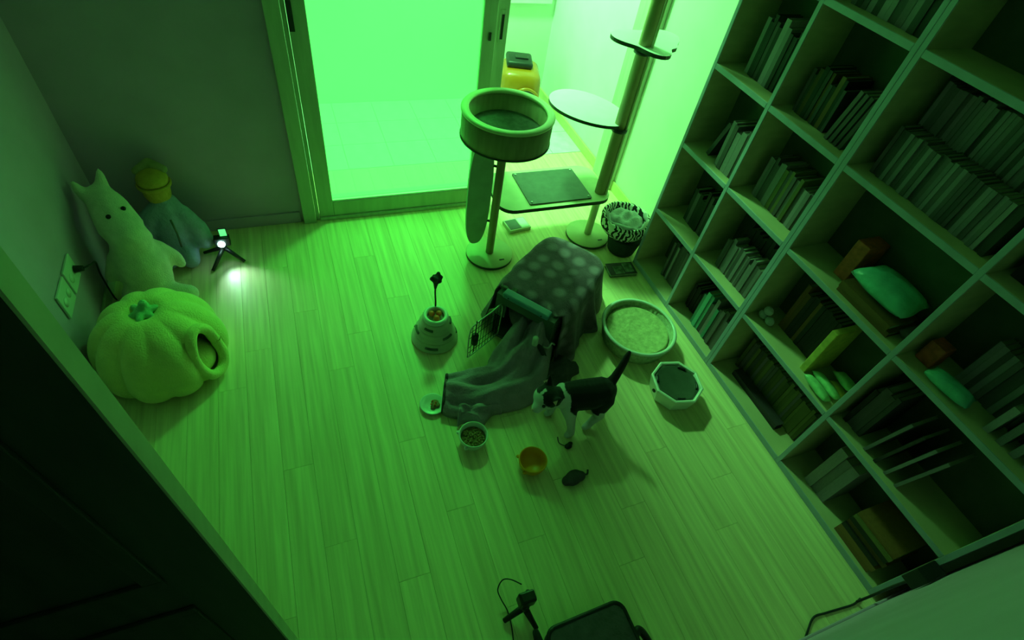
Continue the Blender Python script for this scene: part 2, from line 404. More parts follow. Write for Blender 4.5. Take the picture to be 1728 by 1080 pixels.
# ------------------------------------------------------------------ bookcases
XS = 1.825
ZS = [0.0, 0.41, 0.815, 1.21, 1.61, 2.0]
TH = 0.020
def bookcase(label, ya, yb, ym):
    t = thing('bookcase', label, 'bookcase', (XS, (ya + yb) / 2, 0))
    cy = (ya + yb) / 2; D = XR - 0.004 - XS
    def pc(name, x0, x1, y0, y1, z0, z1, m, par=t): return bx(name, (x0, x1, y0 - cy, y1 - cy, z0, z1), m, par, 0.0012, 1)
    for y0 in (ya, yb - TH):
        s = pc('side_panel', 0.004, D, y0, y0 + TH, 0.001, ZS[5], 'case')
        pc('edge_strip', 0.0, 0.0038, y0, y0 + TH, 0.001, ZS[5], 'caseedge', s)
    bk = pc('back_panel', D - 0.008, D, ya + TH + 0.0003, yb - TH - 0.0003, 0.03, ZS[5] - 0.002, 'caseback')
    for k in range(5):
        zt, zb = ZS[k], ZS[k + 1]
        for (y0, y1) in ((ya + TH, ym - TH / 2), (ym + TH / 2, yb - TH)):
            lo_ = 0.001 if k == 0 else zt - 0.012
            hi_ = 0.035 if k == 0 else zt + 0.012
            s = pc('shelf_board', 0.004, D - 0.0085, y0 + 0.0003, y1 - 0.0003, lo_, hi_, 'case')
            pc('edge_strip', 0.0, 0.0038, y0 + 0.0003, y1 - 0.0003, lo_, hi_, 'caseedge', s)
    d = pc('divider', 0.004, D - 0.0085, ym - TH / 2, ym + TH / 2, 0.001, ZS[5], 'case')
    pc('edge_strip', 0.0, 0.0038, ym - TH / 2, ym + TH / 2, 0.001, ZS[5], 'caseedge', d)
    pc('top_board', 0.0, D, ya, yb, ZS[5] + 0.0005, ZS[5] + 0.02, 'case')
    return t
YA = (1.968, 1.572, 1.158, 0.563, -0.030)      # uprights, from the back wall to the front wall
bookcase('narrow pale wooden bookcase standing closer to the sliding door', 1.1485, 1.968, 1.572)
bookcase('wide pale wooden bookcase standing closer to the front wall', -0.036, 1.1475, 0.563)

# ------------------------------------------------------------------ books
def book_mesh(cov):
    """unit book: thickness along y 0..1, depth x 0..1 (spine at x=0), height z 0..1"""
    bm = bmesh.new()
    box(bm, 0.0, 1, 0, 0.09, 0, 1); box(bm, 0.0, 1, 0.91, 1, 0, 1); box(bm, 0, 0.03, 0.09, 0.91, 0, 1)
    box(bm, 0.03, 0.97, 0.09, 0.91, 0.02, 0.98, None, 1)
    bmesh.ops.recalc_face_normals(bm, faces=bm.faces)
    me = bpy.data.meshes.new('book'); bm.to_mesh(me); bm.free()
    me.materials.append(BK[cov]); me.materials.append(MT['page']); return me
BM = {k: book_mesh(k) for k in BK}
nbooks = 0
def book(loc, thick, depth, height, cov, label, group, lean=0.0, name='book'):
    global nbooks
    o = bpy.data.objects.new(name, BM[cov]); COL.objects.link(o)
    o.location = loc; o.scale = (min(depth, XS + 0.206 - loc[0]), thick, height); o.rotation_euler = (lean, 0, 0)
    tag(o, look(cov, thick, height, label), 'book', group); nbooks += 1; return o
CN = {'dark': 'black', 'grey': 'dark grey', 'pale': 'pale', 'brown': 'brown', 'olive': 'olive', 'teal': 'teal'}
def look(cov, th, h, where, mt=None, mh=None):
    ad = []
    if mh: ad.append('tall' if h > mh else 'short')
    if mt: ad.append('thick' if th > mt else 'thin')
    return ' '.join(ad + [CN[cov], where])
def row(y0, y1, z, covs, label, group, h=(0.20, 0.25), th=(0.016, 0.028), x=0.06, dep=0.15):
    """upright books from the larger y (towards the back wall) to the smaller"""
    y = y0
    while True:
        t = random.uniform(*th)
        if y - t < y1: break
        hh = random.uniform(*h)
        cv = random.choice(covs); o = book((XS + x + random.uniform(0, 0.008), y - t, z), t - 0.0008, dep, hh, cv, label, group)
        o['label'] = look(cv, t, hh, label, sum(th) / 2, sum(h) / 2)
        y -= t
    return y
def flat(y0, z, n, w, d, covs, label, group, x=0.03, t=(0.016, 0.03)):
    for k in range(n):
        th = random.uniform(*t)
        ww = w * random.uniform(0.9, 1.0)
        cv = random.choice(covs); o = bpy.data.objects.new('book', BM[cv]); COL.objects.link(o)
        o.scale = (min(d, 0.17), th - 0.0006, ww); o.rotation_euler = (math.pi / 2, 0, 0)
        o.location = (XS + x + random.uniform(0, 0.012), y0, z)          # rotated: height runs towards -y, thickness upwards
        tag(o, look(cv, th, 0, label, sum(t) / 2), 'book', group); z += th
    return z
z0, z1, z2, z3, z4 = 0.0355, ZS[1] + 0.0125, ZS[2] + 0.0125, ZS[3] + 0.0125, ZS[4] + 0.0125
# narrow case, compartment by the back wall
r_ = 'books in the narrow bookcase'
row(1.80, 1.595, z0, ['grey', 'pale'], 'book in the lowest compartment beside the zebra bed', r_, (0.24, 0.30), (0.012, 0.03), 0.09, 0.15)
row(1.84, 1.60, z1, ['dark', 'dark', 'grey'], 'book, second compartment up, door-side column of narrow bookcase', r_, (0.17, 0.25), x=0.10, dep=0.14)
row(1.75, 1.588, z2, ['pale', 'grey', 'pale'], 'book, third compartment up, door-side column of narrow bookcase', r_, (0.19, 0.24), (0.02, 0.034), x=0.04)
book((XS + 0.06, 1.82, z2), 0.022, 0.15, 0.2, 'dark', 'book leaning alone beside pale thick books in narrow bookcase', r_, lean=0.30)
row(1.86, 1.59, z3, ['dark', 'dark', 'grey', 'pale'], 'book, fourth compartment up, door-side column of narrow bookcase', r_, (0.21, 0.26), (0.018, 0.03), x=0.08)
row(1.80, 1.60, z4, ['dark', 'grey'], 'book, topmost compartment, door-side column of narrow bookcase', r_, (0.2, 0.26), (0.02, 0.034), x=0.09)
# narrow case, second compartment
row(1.42, 1.178, z0, ['teal', 'pale', 'grey'], 'book in the lowest compartment behind the scratcher basket', r_, (0.20, 0.27), x=0.05, dep=0.17)
row(1.545, 1.44, z0, ['dark'], 'low booklet in the lowest compartment behind the scratcher basket', r_, (0.14, 0.2), (0.01, 0.02), x=0.10, dep=0.14)
row(1.47, 1.20, z1, ['grey', 'pale', 'pale'], 'book, front row of second compartment up, inner column of narrow bookcase', r_, (0.15, 0.2), (0.015, 0.024), x=0.06, dep=0.08)
row(1.47, 1.22, z1, ['dark'], 'book, back row of second compartment up, inner column of narrow bookcase', r_, (0.23, 0.28), (0.02, 0.03), x=0.15, dep=0.09)
row(1.50, 1.18, z2, ['grey', 'pale', 'olive'], 'book, third compartment up, inner column of narrow bookcase', r_, (0.17, 0.21), (0.015, 0.022), x=0.08, dep=0.15)
row(1.52, 1.32, z3, ['dark', 'grey', 'brown'], 'book, fourth compartment up, inner column of narrow bookcase', r_, (0.14, 0.2), (0.014, 0.02), x=0.07, dep=0.15)
for k in range(4): book((XS + 0.05, 1.290 - 0.024 * k, z3), 0.016, 0.15, 0.20, 'grey', 'book leaning at the end of a row in narrow bookcase', r_, lean=0.16)
row(1.50, 1.20, z4, ['grey', 'dark', 'pale'], 'book, topmost compartment, inner column of narrow bookcase', r_, (0.2, 0.26), (0.02, 0.03), x=0.05)
# wide case, column beside the narrow case
r_ = 'books in the wide bookcase'
row(1.09, 0.60, z0, ['olive', 'olive', 'grey'], 'book in the long lowest row of wide bookcase', r_, (0.20, 0.225), (0.015, 0.022), x=0.13, dep=0.12)
flat(1.04, z0, 2, 0.36, 0.05, ['dark'], 'booklet lying before the long lowest row of wide bookcase', r_, x=0.065, t=(0.012, 0.02))
row(1.03, 0.80, z1, ['dark', 'dark', 'brown'], 'book in the second compartment up beside the cat snacks', r_, (0.23, 0.27), (0.016, 0.024), x=0.12, dep=0.13)
row(1.08, 0.60, z3, ['pale', 'grey'], 'comic in the front row of the long comic shelf', 'comics on the long shelf', (0.165, 0.175), (0.0145, 0.0165), x=0.06, dep=0.09)
row(1.09, 0.595, z3 + 0.14, ['pale', 'pale', 'grey'], 'comic on the raised back row of the long comic shelf', 'comics on the long shelf', (0.17, 0.185), (0.0145, 0.0165), x=0.152, dep=0.05)
tag(bx('wooden_riser', (XS + 0.154, XS + 0.206, 0.59, 1.10, z3, z3 + 0.1395), 'case', bevel=0.002), 'low wooden riser box under the back row of comics', 'riser')
# wide case, end column
row(0.45, 0.315, z0, ['pale'], 'binder in the lowest end compartment of wide bookcase', r_, (0.26, 0.29), (0.03, 0.045), x=0.05, dep=0.18)
flat(0.225, z0, 7, 0.20, 0.22, ['brown', 'brown', 'dark', 'olive'], 'book in the flat stack in the lowest end compartment', 'stack of flat books in the end compartment', x=0.02, t=(0.02, 0.034))
row(0.53, 0.42, z1, ['teal', 'grey', 'dark'], 'case beside disc boxes in wide bookcase end column', r_, (0.20, 0.27), (0.018, 0.03), x=0.05)
for k in range(4): book((XS + 0.03, 0.385 - 0.052 * k, z1), 0.012, 0.14, 0.24, ['pale', 'dark', 'pale', 'pale'][k], 'disc case leaning in the wide bookcase end column', r_, lean=0.14)
row(0.42, -0.005, z2, ['grey', 'pale', 'grey'], 'comic volume behind the booklets, end column of wide bookcase', r_, (0.19, 0.20), (0.017, 0.021), x=0.13, dep=0.12)
for k in range(5):
    book((XS + 0.05, 0.22 - 0.046 * k, z2), 0.022, 0.07, 0.125, 'pale', 'small booklet standing before the comic volumes in end column', r_)
row(0.53, 0.25, z3, ['dark', 'grey'], 'book in the fourth end compartment of wide bookcase', r_, x=0.08, th=(0.024, 0.036))

# things among the books
def packet(name, c, sx, sy, sz, rz, tilt, m, label, cat='packet', group=None):
    bm = bmesh.new()
    n = 10
    g = [[None] * (n + 1) for _ in range(n + 1)], [[None] * (n + 1) for _ in range(n + 1)]
    for s in (0, 1):
        for i in range(n + 1):
            for j in range(n + 1):
                a, b = i / n * 2 - 1, j / n * 2 - 1
                if s == 1 and (i in (0, n) or j in (0, n)): g[1][i][j] = g[0][i][j]; continue
                hgt = (1 - abs(a) ** 2.4) * (1 - abs(b) ** 2.4)
                wr = 0.06 * math.sin(9 * a + 5 * b) * hgt
                g[s][i][j] = bm.verts.new((a * sx / 2, b * sy / 2 * (1 - 0.05 * math.sin(3.1 * a)), (hgt ** 0.5 + wr) * sz / 2 * (1 if s else -1)))
        for i in range(n):
            for j in range(n):
                q = (g[s][i][j], g[s][i + 1][j], g[s][i + 1][j + 1], g[s][i][j + 1])
                bm.faces.new(q if s else q[::-1])
    o = B(name, bm, m, None, True); o.location = c; o.rotation_euler = (tilt[0], tilt[1], rz)
    return tag(o, label, cat, group)
packet('snack_packet', (XS + 0.030, 0.675, z1 + 0.022), 0.14, 0.045, 0.034, 1.50, (0.25, 0, 0), 'snackg', 'green cat snack packet lying at the front edge of a bookcase shelf')
packet('snack_packet', (XS + 0.080, 0.675, z1 + 0.024), 0.15, 0.045, 0.036, 1.50, (0.25, 0, 0), 'snackg', 'green cat snack packet lying between another packet and the yellow foil')
packet('snack_packet', (XS + 0.130, 0.645, z1 + 0.016), 0.09, 0.045, 0.022, 1.35, (0.1, 0, 0), 'snacky', 'yellow foil snack packet beside the green snack packets')
packet('snack_packet', (XS + 0.150, 0.655, z1 + 0.052), 0.11, 0.06, 0.034, 1.35, (0.1, 0.1, 0), 'snackg', 'crumpled bright green snack packet on top of the yellow packet')
tag(bx('snack_box', (XS + 0.05, XS + 0.20, 0.765, 0.795, z1, z1 + 0.25), 'snacky', bevel=0.003), 'tall gold and brown box standing between dark books and snack packets', 'box')
f = thing('cloud_figurine', 'small pale clover shaped figurine at the edge of a bookcase shelf', 'figurine', (XS + 0.07, 1.088, z1))
for k, (y, z) in enumerate(((0, 0.022), (-0.045, 0.022), (-0.012, 0.058))): ball('lobe', (0, y, z + 0.001), (0.018, 0.024, 0.022), 'fleece', f)
# teal bags, red box and printed box in the third compartment of the wide case
tag(bx('red_carton', (XS + 0.09, XS + 0.20, 0.905, 0.965, z2, z2 + 0.17), 'red', bevel=0.003), 'reddish brown carton beside the teal plastic bag in wide bookcase', 'carton')
st = flat(0.88, z2, 2, 0.26, 0.15, ['brown'], 'red brown flat book beneath the teal plastic bag', 'flat books under the teal bag', x=0.02, t=(0.02, 0.028))
packet('plastic_bag', (XS + 0.105, 0.76, st + 0.050), 0.15, 0.24, 0.085, 0.0, (0.0, -0.12, 0), 'tealbag', 'large teal plastic bag lying on red brown books in wide bookcase', 'bag')
packet('plastic_bag', (XS + 0.12, 0.604, z2 + 0.03), 0.11, 0.05, 0.045, 0.0, (0.2, 0.0, 0), 'dkgrey', 'small dark grey pouch beside the large teal plastic bag', 'pouch')
packet('plastic_bag', (XS + 0.045, 0.385, z2 + 0.03), 0.065, 0.15, 0.045, 0.1, (0.0, -0.15, 0), 'tealbag', 'small green plastic bag in front of comic volumes, end column of wide bookcase', 'bag')
tag(bx('snack_tin', (XS + 0.07, XS + 0.13, 0.475, 0.535, z2, z2 + 0.09), 'red', bevel=0.006), 'small reddish tin beside the small green plastic bag', 'tin')

# ------------------------------------------------------------------ cat tree
ct = thing('cat_tree', 'two-post wooden cat tree with round bed, perches and dark mat platform', 'cat tree', (0.957, 2.204, 0))
O = Vector((0.957, 2.204, 0))
P2 = (0.681, 0.050)
for k, (x, y) in enumerate(((0, 0), P2)):
    bs = L('base', [(0, 0.001), (0.136, 0.001), (0.138, 0.004), (0.138, 0.020), (0.134, 0.024), (0, 0.024)], 'treewood', ct, 48, (x, y, 0))
    bs.data.materials.append(MT['treeband'])
    for p in bs.data.polygons:
        if abs(p.normal.z) < 0.5: p.material_index = 1
    bx('screw_slot', (x + 0.035, x + 0.065, y - 0.085, y - 0.075, 0.0241, 0.0256), 'metal', ct)
L('pole', [(0, 0.0245), (0.023, 0.0245), (0.023, 0.75), (0, 0.75)], 'treepole', ct, 24)
L('pole', [(0, 0.0245), (0.023, 0.0245), (0.023, 0.312), (0, 0.312)], 'treewood', ct, 24, (P2[0], P2[1], 0))
L('pole', [(0, 0.3365), (0.033, 0.3365), (0.033, ZC - 0.03), (0, ZC - 0.03)], 'treepole', ct, 24, (P2[0], P2[1], 0))
T('pole_pale_strip', [(P2[0] + 0.022, P2[1] - 0.031, 0.34), (P2[0] + 0.022, P2[1] - 0.031, ZC - 0.03)], 0.007, 'treewood', ct, 8)  # thin paler strip along the upper pole
L('pole_cap', [(0, ZC - 0.029), (0.06, ZC - 0.029), (0.06, ZC - 0.003), (0, ZC - 0.003)], 'treewood', ct, 24, (P2[0], P2[1], 0))
# round bed
dw = L('bed_drum', [(0.0, 0.765), (0.215, 0.765), (0.219, 0.770), (0.219, 0.895), (0.188, 0.895), (0.188, 0.785), (0.0, 0.785)], 'drum', ct, 120,
       wob=lambda a, z: 1.0 - (0.006 if int(round(a / (2 * math.pi) * 120)) % 4 == 0 else 0))
L('rim', [(0.186, 0.8955), (0.224, 0.8955), (0.225, 0.903), (0.220, 0.909), (0.190, 0.909), (0.186, 0.904)], 'treewood', dw, 64, closed=True)
L('foot_band', [(0.2195, 0.7655), (0.2225, 0.7655), (0.2225, 0.774), (0.2195, 0.774)], 'treeband', dw, 64, closed=True)
L('cushion', [(0, 0.7855), (0.15, 0.7855), (0.178, 0.795), (0.184, 0.808), (0.175, 0.818), (0.14, 0.822), (0, 0.815)], 'felt', dw, 48)
# mat platform between the posts
def rrect(x0, x1, y0, y1, r, n=6):
    out = []
    for cx, cy, a0 in ((x1 - r, y1 - r, 0), (x0 + r, y1 - r, 90), (x0 + r, y0 + r, 180), (x1 - r, y0 + r, 270)):
        for k in range(n + 1):
            a = math.radians(a0 + 90 * k / n); out.append((cx + r * math.cos(a), cy + r * math.sin(a)))
    return out
bm = bmesh.new(); prism(bm, [(x, y) for x, y in rrect(0.028, 0.735, -0.035, 0.335, 0.09)], 0.3125, 0.336)
pf = B('platform', bm, ['treewood', 'treeband'], ct)
for p in pf.data.polygons:
    if abs(p.normal.z) < 0.5: p.material_index = 1
bm = bmesh.new(); prism(bm, rrect(0.205, 0.600, -0.005, 0.300, 0.008, 2), 0.3365, 0.345)
mt = B('mat', bm, 'mat', pf)
for x, y in ((0.222, 0.012), (0.583, 0.012), (0.222, 0.283), (0.583, 0.283)): L('screw', [(0, 0.3455), (0.007, 0.3455), (0.006, 0.349), (0, 0.350)], 'white', pf, 12, (x, y, 0))
# oval perch
def perch(name, pts, z, th, m):
    bm = bmesh.new(); prism(bm, pts, z, z + th)
    o = B(name, bm, [m, 'treeband'], ct)
    for p in o.data.polygons:
        if abs(p.normal.z) < 0.5: p.material_index = 1
    return o
ov = []
ang = math.atan2(0.34, -0.25)
for k in range(48):
    a = 2 * math.pi * k / 48
    x, y = 0.235 * math.cos(a), 0.165 * math.sin(a) * (1 + 0.10 * math.cos(a))
    ov.append((0.575 + x * math.cos(ang) - y * math.sin(ang), 0.235 + x * math.sin(ang) + y * math.cos(ang)))
perch('oval_perch', ov, 0.755, 0.018, 'white')
cl = []
for k in range(60):
    a = 2 * math.pi * k / 60
    r = 0.155 + 0.032 * math.cos(3 * (a - 0.55)) - 0.05 * math.exp(-((a - 5.1) / 0.32) ** 2)
    cl.append((0.745 + 1.10 * r * math.cos(a), 0.10 + r * math.sin(a)))
perch('cloud_perch', cl, 1.16, 0.018, 'white')
for z in (0.735, 1.14): L('perch_collar', [(0.034, z), (0.046, z), (0.046, z + 0.018), (0.034, z + 0.018)], 'metal', ct, 20, (P2[0], P2[1], 0), closed=True)
# long oval board hanging beside the first post
pd = []
for k in range(40):
    a = 2 * math.pi * k / 40
    pd.append((0.066 * math.copysign(abs(math.cos(a)) ** 0.75, math.cos(a)), 0.33 * math.copysign(abs(math.sin(a)) ** 0.7, math.sin(a))))
bm = bmesh.new(); prism(bm, pd, -0.009, 0.009)
for v in bm.verts: x, y, z = v.co; v.co = (x - 0.095, z + 0.02, y + 0.425)
B('scratch_board', bm, 'felt', ct).data.materials[0] = mat('board_green', (0.46, 0.58, 0.42), 0.8, 0.1)
for z in (0.25, 0.6): T('board_bracket', [(-0.04, 0.02, z), (-0.018, 0.006, z)], 0.007, 'metal', ct, 8)

# ------------------------------------------------------------------ litter box beyond the door
lb = thing('litter_box', 'glossy gold hooded litter box with black entrance behind the sliding door', 'litter box', (1.70, 3.80, 0.002), -0.30)
bm = bmesh.new(); box(bm, -0.17, 0.17, -0.18, 0.18, 0.0, 0.40); bmesh.ops.bevel(bm, geom=bm.edges[:], offset=0.075, segments=6, profile=0.5, affect='EDGES')
for v in bm.verts:
    if v.co.z > 0.2: v.co.x *= 0.92; v.co.y *= 0.92
B('body', bm, 'gold', lb, True)
bm = bmesh.new(); box(bm, -0.115, 0.085, -0.08, 0.12, 0.398, 0.45); bmesh.ops.bevel(bm, geom=bm.edges[:], offset=0.022, segments=3, profile=0.5, affect='EDGES')
hd = B('hood_lid', bm, 'black', lb, True)
bx('lid_handle', (-0.05, 0.05, -0.02, 0.03, 0.4505, 0.462), 'metal', hd, 0.005)
bm = bmesh.new(); prism(bm, [(0.095 * math.cos(a), 0.10 * math.sin(a)) for a in [2 * math.pi * k / 32 for k in range(32)]], 0, 0.004)
for v in bm.verts: x, y, z = v.co; v.co = (x + 0.05, -0.1805 - z, y + 0.19)
B('entrance', bm, 'black', lb)
bm = bmesh.new(); tube(bm, [(0.05 + 0.105 * math.cos(a), -0.182, 0.19 + 0.11 * math.sin(a)) for a in [2 * math.pi * k / 32 for k in range(33)]], 0.012, 8)
B('entrance_ring', bm, 'gold', lb, True)

# ------------------------------------------------------------------ small boxes on the floor, zebra bed
t = thing('picture_book', 'small square box with a dark window on the floor by the cat tree', 'box', (1.215, 2.425, 0), 0.12)
bx('cover', (-0.075, 0.075, -0.055, 0.055, 0.001, 0.024), 'offwhite', t, 0.003)
bx('cover_print', (-0.066, 0.01, -0.045, 0.045, 0.0242, 0.0256), 'mat', t)
bx('label_panel', (0.016, 0.066, -0.045, 0.045, 0.0242, 0.0256), 'white', t)
t = thing('picture_book', 'flat picture book on the floor below the zebra bed', 'book', (1.705, 1.905, 0), -0.10)
bx('cover', (-0.09, 0.085, -0.05, 0.05, 0.001, 0.004), 'print', t, 0.0008, 1)
bx('pages', (-0.085, 0.082, -0.046, 0.046, 0.0042, 0.020), 'page', t)
bx('cover', (-0.09, 0.085, -0.05, 0.05, 0.0202, 0.0235), 'dkgrey', t, 0.0008, 1)
bx('cover_print', (-0.055, 0.005, -0.045, 0.02, 0.0236, 0.0245), 'print', t)
bx('cover_print', (0.012, 0.07, -0.035, 0.04, 0.0236, 0.0245), 'print', t)

zb = thing('pet_bed', 'round zebra striped pet bed with pale fleece on dark pot by the bookcase', 'pet bed', (1.790, 2.125, 0))
L('pot', [(0, 0.001), (0.080, 0.001), (0.086, 0.01), (0.110, 0.12), (0.108, 0.125), (0, 0.125)], 'dkfabric', zb, 40, (0.01, -0.035, 0))
L('zebra_shell', [(0.05, 0.1255), (0.12, 0.13), (0.148, 0.17), (0.153, 0.215), (0.148, 0.235), (0.135, 0.238), (0.128, 0.225), (0.125, 0.18), (0.09, 0.15), (0.05, 0.145)], 'zebra', zb, 48, wob=lambda a, z: 1 + 0.012 * math.sin(9 * a), closed=True)
bm = bmesh.new(); bmesh.ops.create_icosphere(bm, subdivisions=4, radius=1)
for v in bm.verts:
    x, y, z = v.co; w_ = 0.05 * math.sin(7 * x + 3 * y) + 0.04 * math.sin(11 * y - 4 * x)
    v.co = (0.114 * x, 0.114 * y, 0.196 + (0.045 * z) * (1 + w_ * 3) + 0.012 * w_ * 6)
B('fleece_cushion', bm, 'fleece', zb, True)
bm = bmesh.new(); tube(bm, [((0.128 + 0.006 * math.sin(8 * a)) * math.cos(a), (0.128 + 0.006 * math.sin(8 * a)) * math.sin(a), 0.236 + 0.009 * math.sin(5 * a)) for a in [math.radians(160 + 200 * k / 40) for k in range(41)]], 0.012, 8)
B('fleece_roll', bm, 'fleece', zb, True)

# ------------------------------------------------------------------ pet carrier with blanket
CU, CW = Vector((0.782, 0.623, 0)), Vector((0.623, -0.782, 0))
CCN = Vector((1.068, 1.655, 0))
cr_rot = math.atan2(CU.y, CU.x)
cr = thing('pet_carrier', 'dark pet carrier with teal top handle and open wire door', 'carrier', CCN, cr_rot)
# local x = towards its back, local y = left of it
bm = bmesh.new()
def shell(bm, x0, x1, hw, z0, z1, t):
    box(bm, x0, x1, -hw, -hw + t, z0, z1); box(bm, x0, x1, hw - t, hw, z0, z1); box(bm, x1 - t, x1, -hw + t, hw - t, z0, z1)
shell(bm, -0.25, 0.25, 0.165, 0.018, 0.16, 0.012)
box(bm, -0.25, 0.25, -0.165, 0.165, 0.002, 0.018)
B('lower_shell', bm, 'carrier', cr)
bm = bmesh.new(); shell(bm, -0.25, 0.25, 0.158, 0.1605, 0.285, 0.012); box(bm, -0.25, 0.25, -0.158, 0.158, 0.285, 0.300)
box(bm, -0.25, -0.238, -0.146, -0.10, 0.1605, 0.285); box(bm, -0.25, -0.238, 0.10, 0.146, 0.1605, 0.285); box(bm, -0.25, -0.238, -0.10, 0.10, 0.245, 0.285)
us = B('upper_shell', bm, 'carrier', cr)
bm = bmesh.new(); box(bm, -0.262, -0.215, -0.125, 0.125, 0.3005, 0.330); bmesh.ops.bevel(bm, geom=bm.edges[:], offset=0.008, segments=2, profile=0.5, affect='EDGES')
B('front_ridge', bm, 'carriertop', us)
bm = bmesh.new(); box(bm, -0.2145, -0.180, 0.08, 0.165, 0.3005, 0.318); bmesh.ops.bevel(bm, geom=bm.edges[:], offset=0.006, segments=2, profile=0.5, affect='EDGES')
B('corner_latch', bm, 'felt', us)
for y in (-0.09, 0.09): ball('rivet', (-0.2635, y, 0.315), 0.004, 'black', us, 1)
bm = bmesh.new(); bmesh.ops.create_icosphere(bm, subdivisions=4, radius=1)
for v in bm.verts:
    x, y, z = v.co; v.co = (-0.06 + 0.165 * x, 0.142 * max(-1, min(1, y * 1.05)), 0.115 + (0.095 + 0.02 * math.sin(9 * y + 4 * x)) * z)
B('liner_pad', bm, 'cloth', cr, True)
# open wire door, swung out on the left hinge; built in world plane then moved to local
hinge = CCN - CU * 0.258 - CW * 0.115
tipv = (Vector((0.598, 1.478, 0)) - Vector((hinge.x, hinge.y, 0)))
RI = Matrix.Rotation(-cr_rot, 4, 'Z')
def tol(p): return RI @ (Vector(p) - CCN)
dl = tipv.length; tn = tipv.normalized()
def dp(s, z): return tol(hinge + tn * s + Vector((0, 0, z)))
out = [(0.0, 0.035), (0.0, 0.245), (dl * 0.35, 0.255), (dl * 0.85, 0.25), (dl * 0.98, 0.22), (dl, 0.13), (dl * 0.98, 0.05), (dl * 0.88, 0.025), (0.0, 0.035)]
bm = bmesh.new(); tube(bm, catmull([dp(*q) for q in out], 6), 0.0035, 8, False)
wd = B('wire_door', bm, 'steel', cr, True)
for k in range(10):
    s = dl * (k + 0.6) / 10.6
    T('wire', [dp(s, 0.03), dp(s, 0.25)], 0.0018, 'metal', wd, 6)
for z in (0.06, 0.10, 0.17, 0.21): T('wire', [dp(0, z), dp(dl * 0.985, z)], 0.0016, 'metal', wd, 6)
bm = bmesh.new(); tube(bm, [dp(dl * 0.80, 0.105), dp(dl * 0.80, 0.165)], 0.017, 10); B('door_latch', bm, 'black', wd, True)
T('latch_rod', [dp(dl * 0.80, 0.04), dp(dl * 0.80, 0.265)], 0.003, 'black', wd, 8)

# dotted blanket draped over the carrier
bl = thing('dotted_blanket', 'dark dotted blanket draped over the pet carrier', 'blanket', CCN, cr_rot)
bm = bmesh.new()
NA, rings = 96, []
hx, hy = 0.275, 0.178
def rr_pt(a, ex, ey, p=5.0):
    c, s = math.cos(a), math.sin(a)
    k = (abs(c / ex) ** p + abs(s / ey) ** p) ** (-1 / p)
    return k * c, k * s
prof = [0.0, 0.3, 0.6, 0.8, 0.94, 1.0]
for f_ in prof:
    rg = []
    for i in range(NA):
        a = 2 * math.pi * i / NA
        x, y = rr_pt(a, hx, hy); x *= f_; y *= f_
        x += 0.035 * f_ if x > 0 else 0
        front = max(0, -math.cos(a)) if True else 0
        if x < -0.205: x = -0.205 + 0.012 * math.sin(5 * y * 20)
        z = 0.309 + 0.006 * math.sin(30 * x + 9 * y) * f_ + 0.005 * math.sin(37 * y - 11 * x)
        if f_ >= 0.94: z -= 0.012 * (f_ - 0.88) / 0.12
        rg.append(bm.verts.new((x, y, max(z, 0.304))))
    rings.append(rg)
for k in range(1, 9):
    t_ = k / 8
    rg = []
    for i in range(NA):
        a = 2 * math.pi * i / NA
        x, y = rr_pt(a, hx, hy)
        x += 0.035 if x > 0 else 0
        if x < -0.205: x = -0.205
        nx, ny = math.cos(a), math.sin(a)
        fold = 0.030 * math.sin(9 * a + 0.7) + 0.018 * math.sin(15 * a + 2)
        fl_ = 0.018 + 0.060 * t_ ** 1.4 + fold * t_ * 0.8
        rg.append(bm.verts.new((x + nx * max(fl_, 0.012), y + ny * max(fl_, 0.012), 0.300 * (1 - t_) + 0.006)))
    rings.append(rg)
for ri in range(len(rings) - 1):
    for i in range(NA):
        j = (i + 1) % NA; a = 2 * math.pi * (i + 0.5) / NA
        A, Bq = rings[ri], rings[ri + 1]
        x, y = rr_pt(a, hx, hy)
        if ri >= 5 and x < -0.2: continue        # the front stays open
        if ri == 0:
            continue
        bm.faces.new((A[i], A[j], Bq[j], Bq[i]))
c0 = bm.verts.new((0, 0, 0.312))
for i in range(NA): bm.faces.new((c0, rings[1][i], rings[1][(i + 1) % NA]))
for v in list(bm.verts):
    if not v.link_faces: bm.verts.remove(v)
bk = B('blanket_cloth', bm, 'blanket', bl, True)
sd = bk.modifiers.new('thick', 'SOLIDIFY'); sd.thickness = 0.006; sd.offset = 1

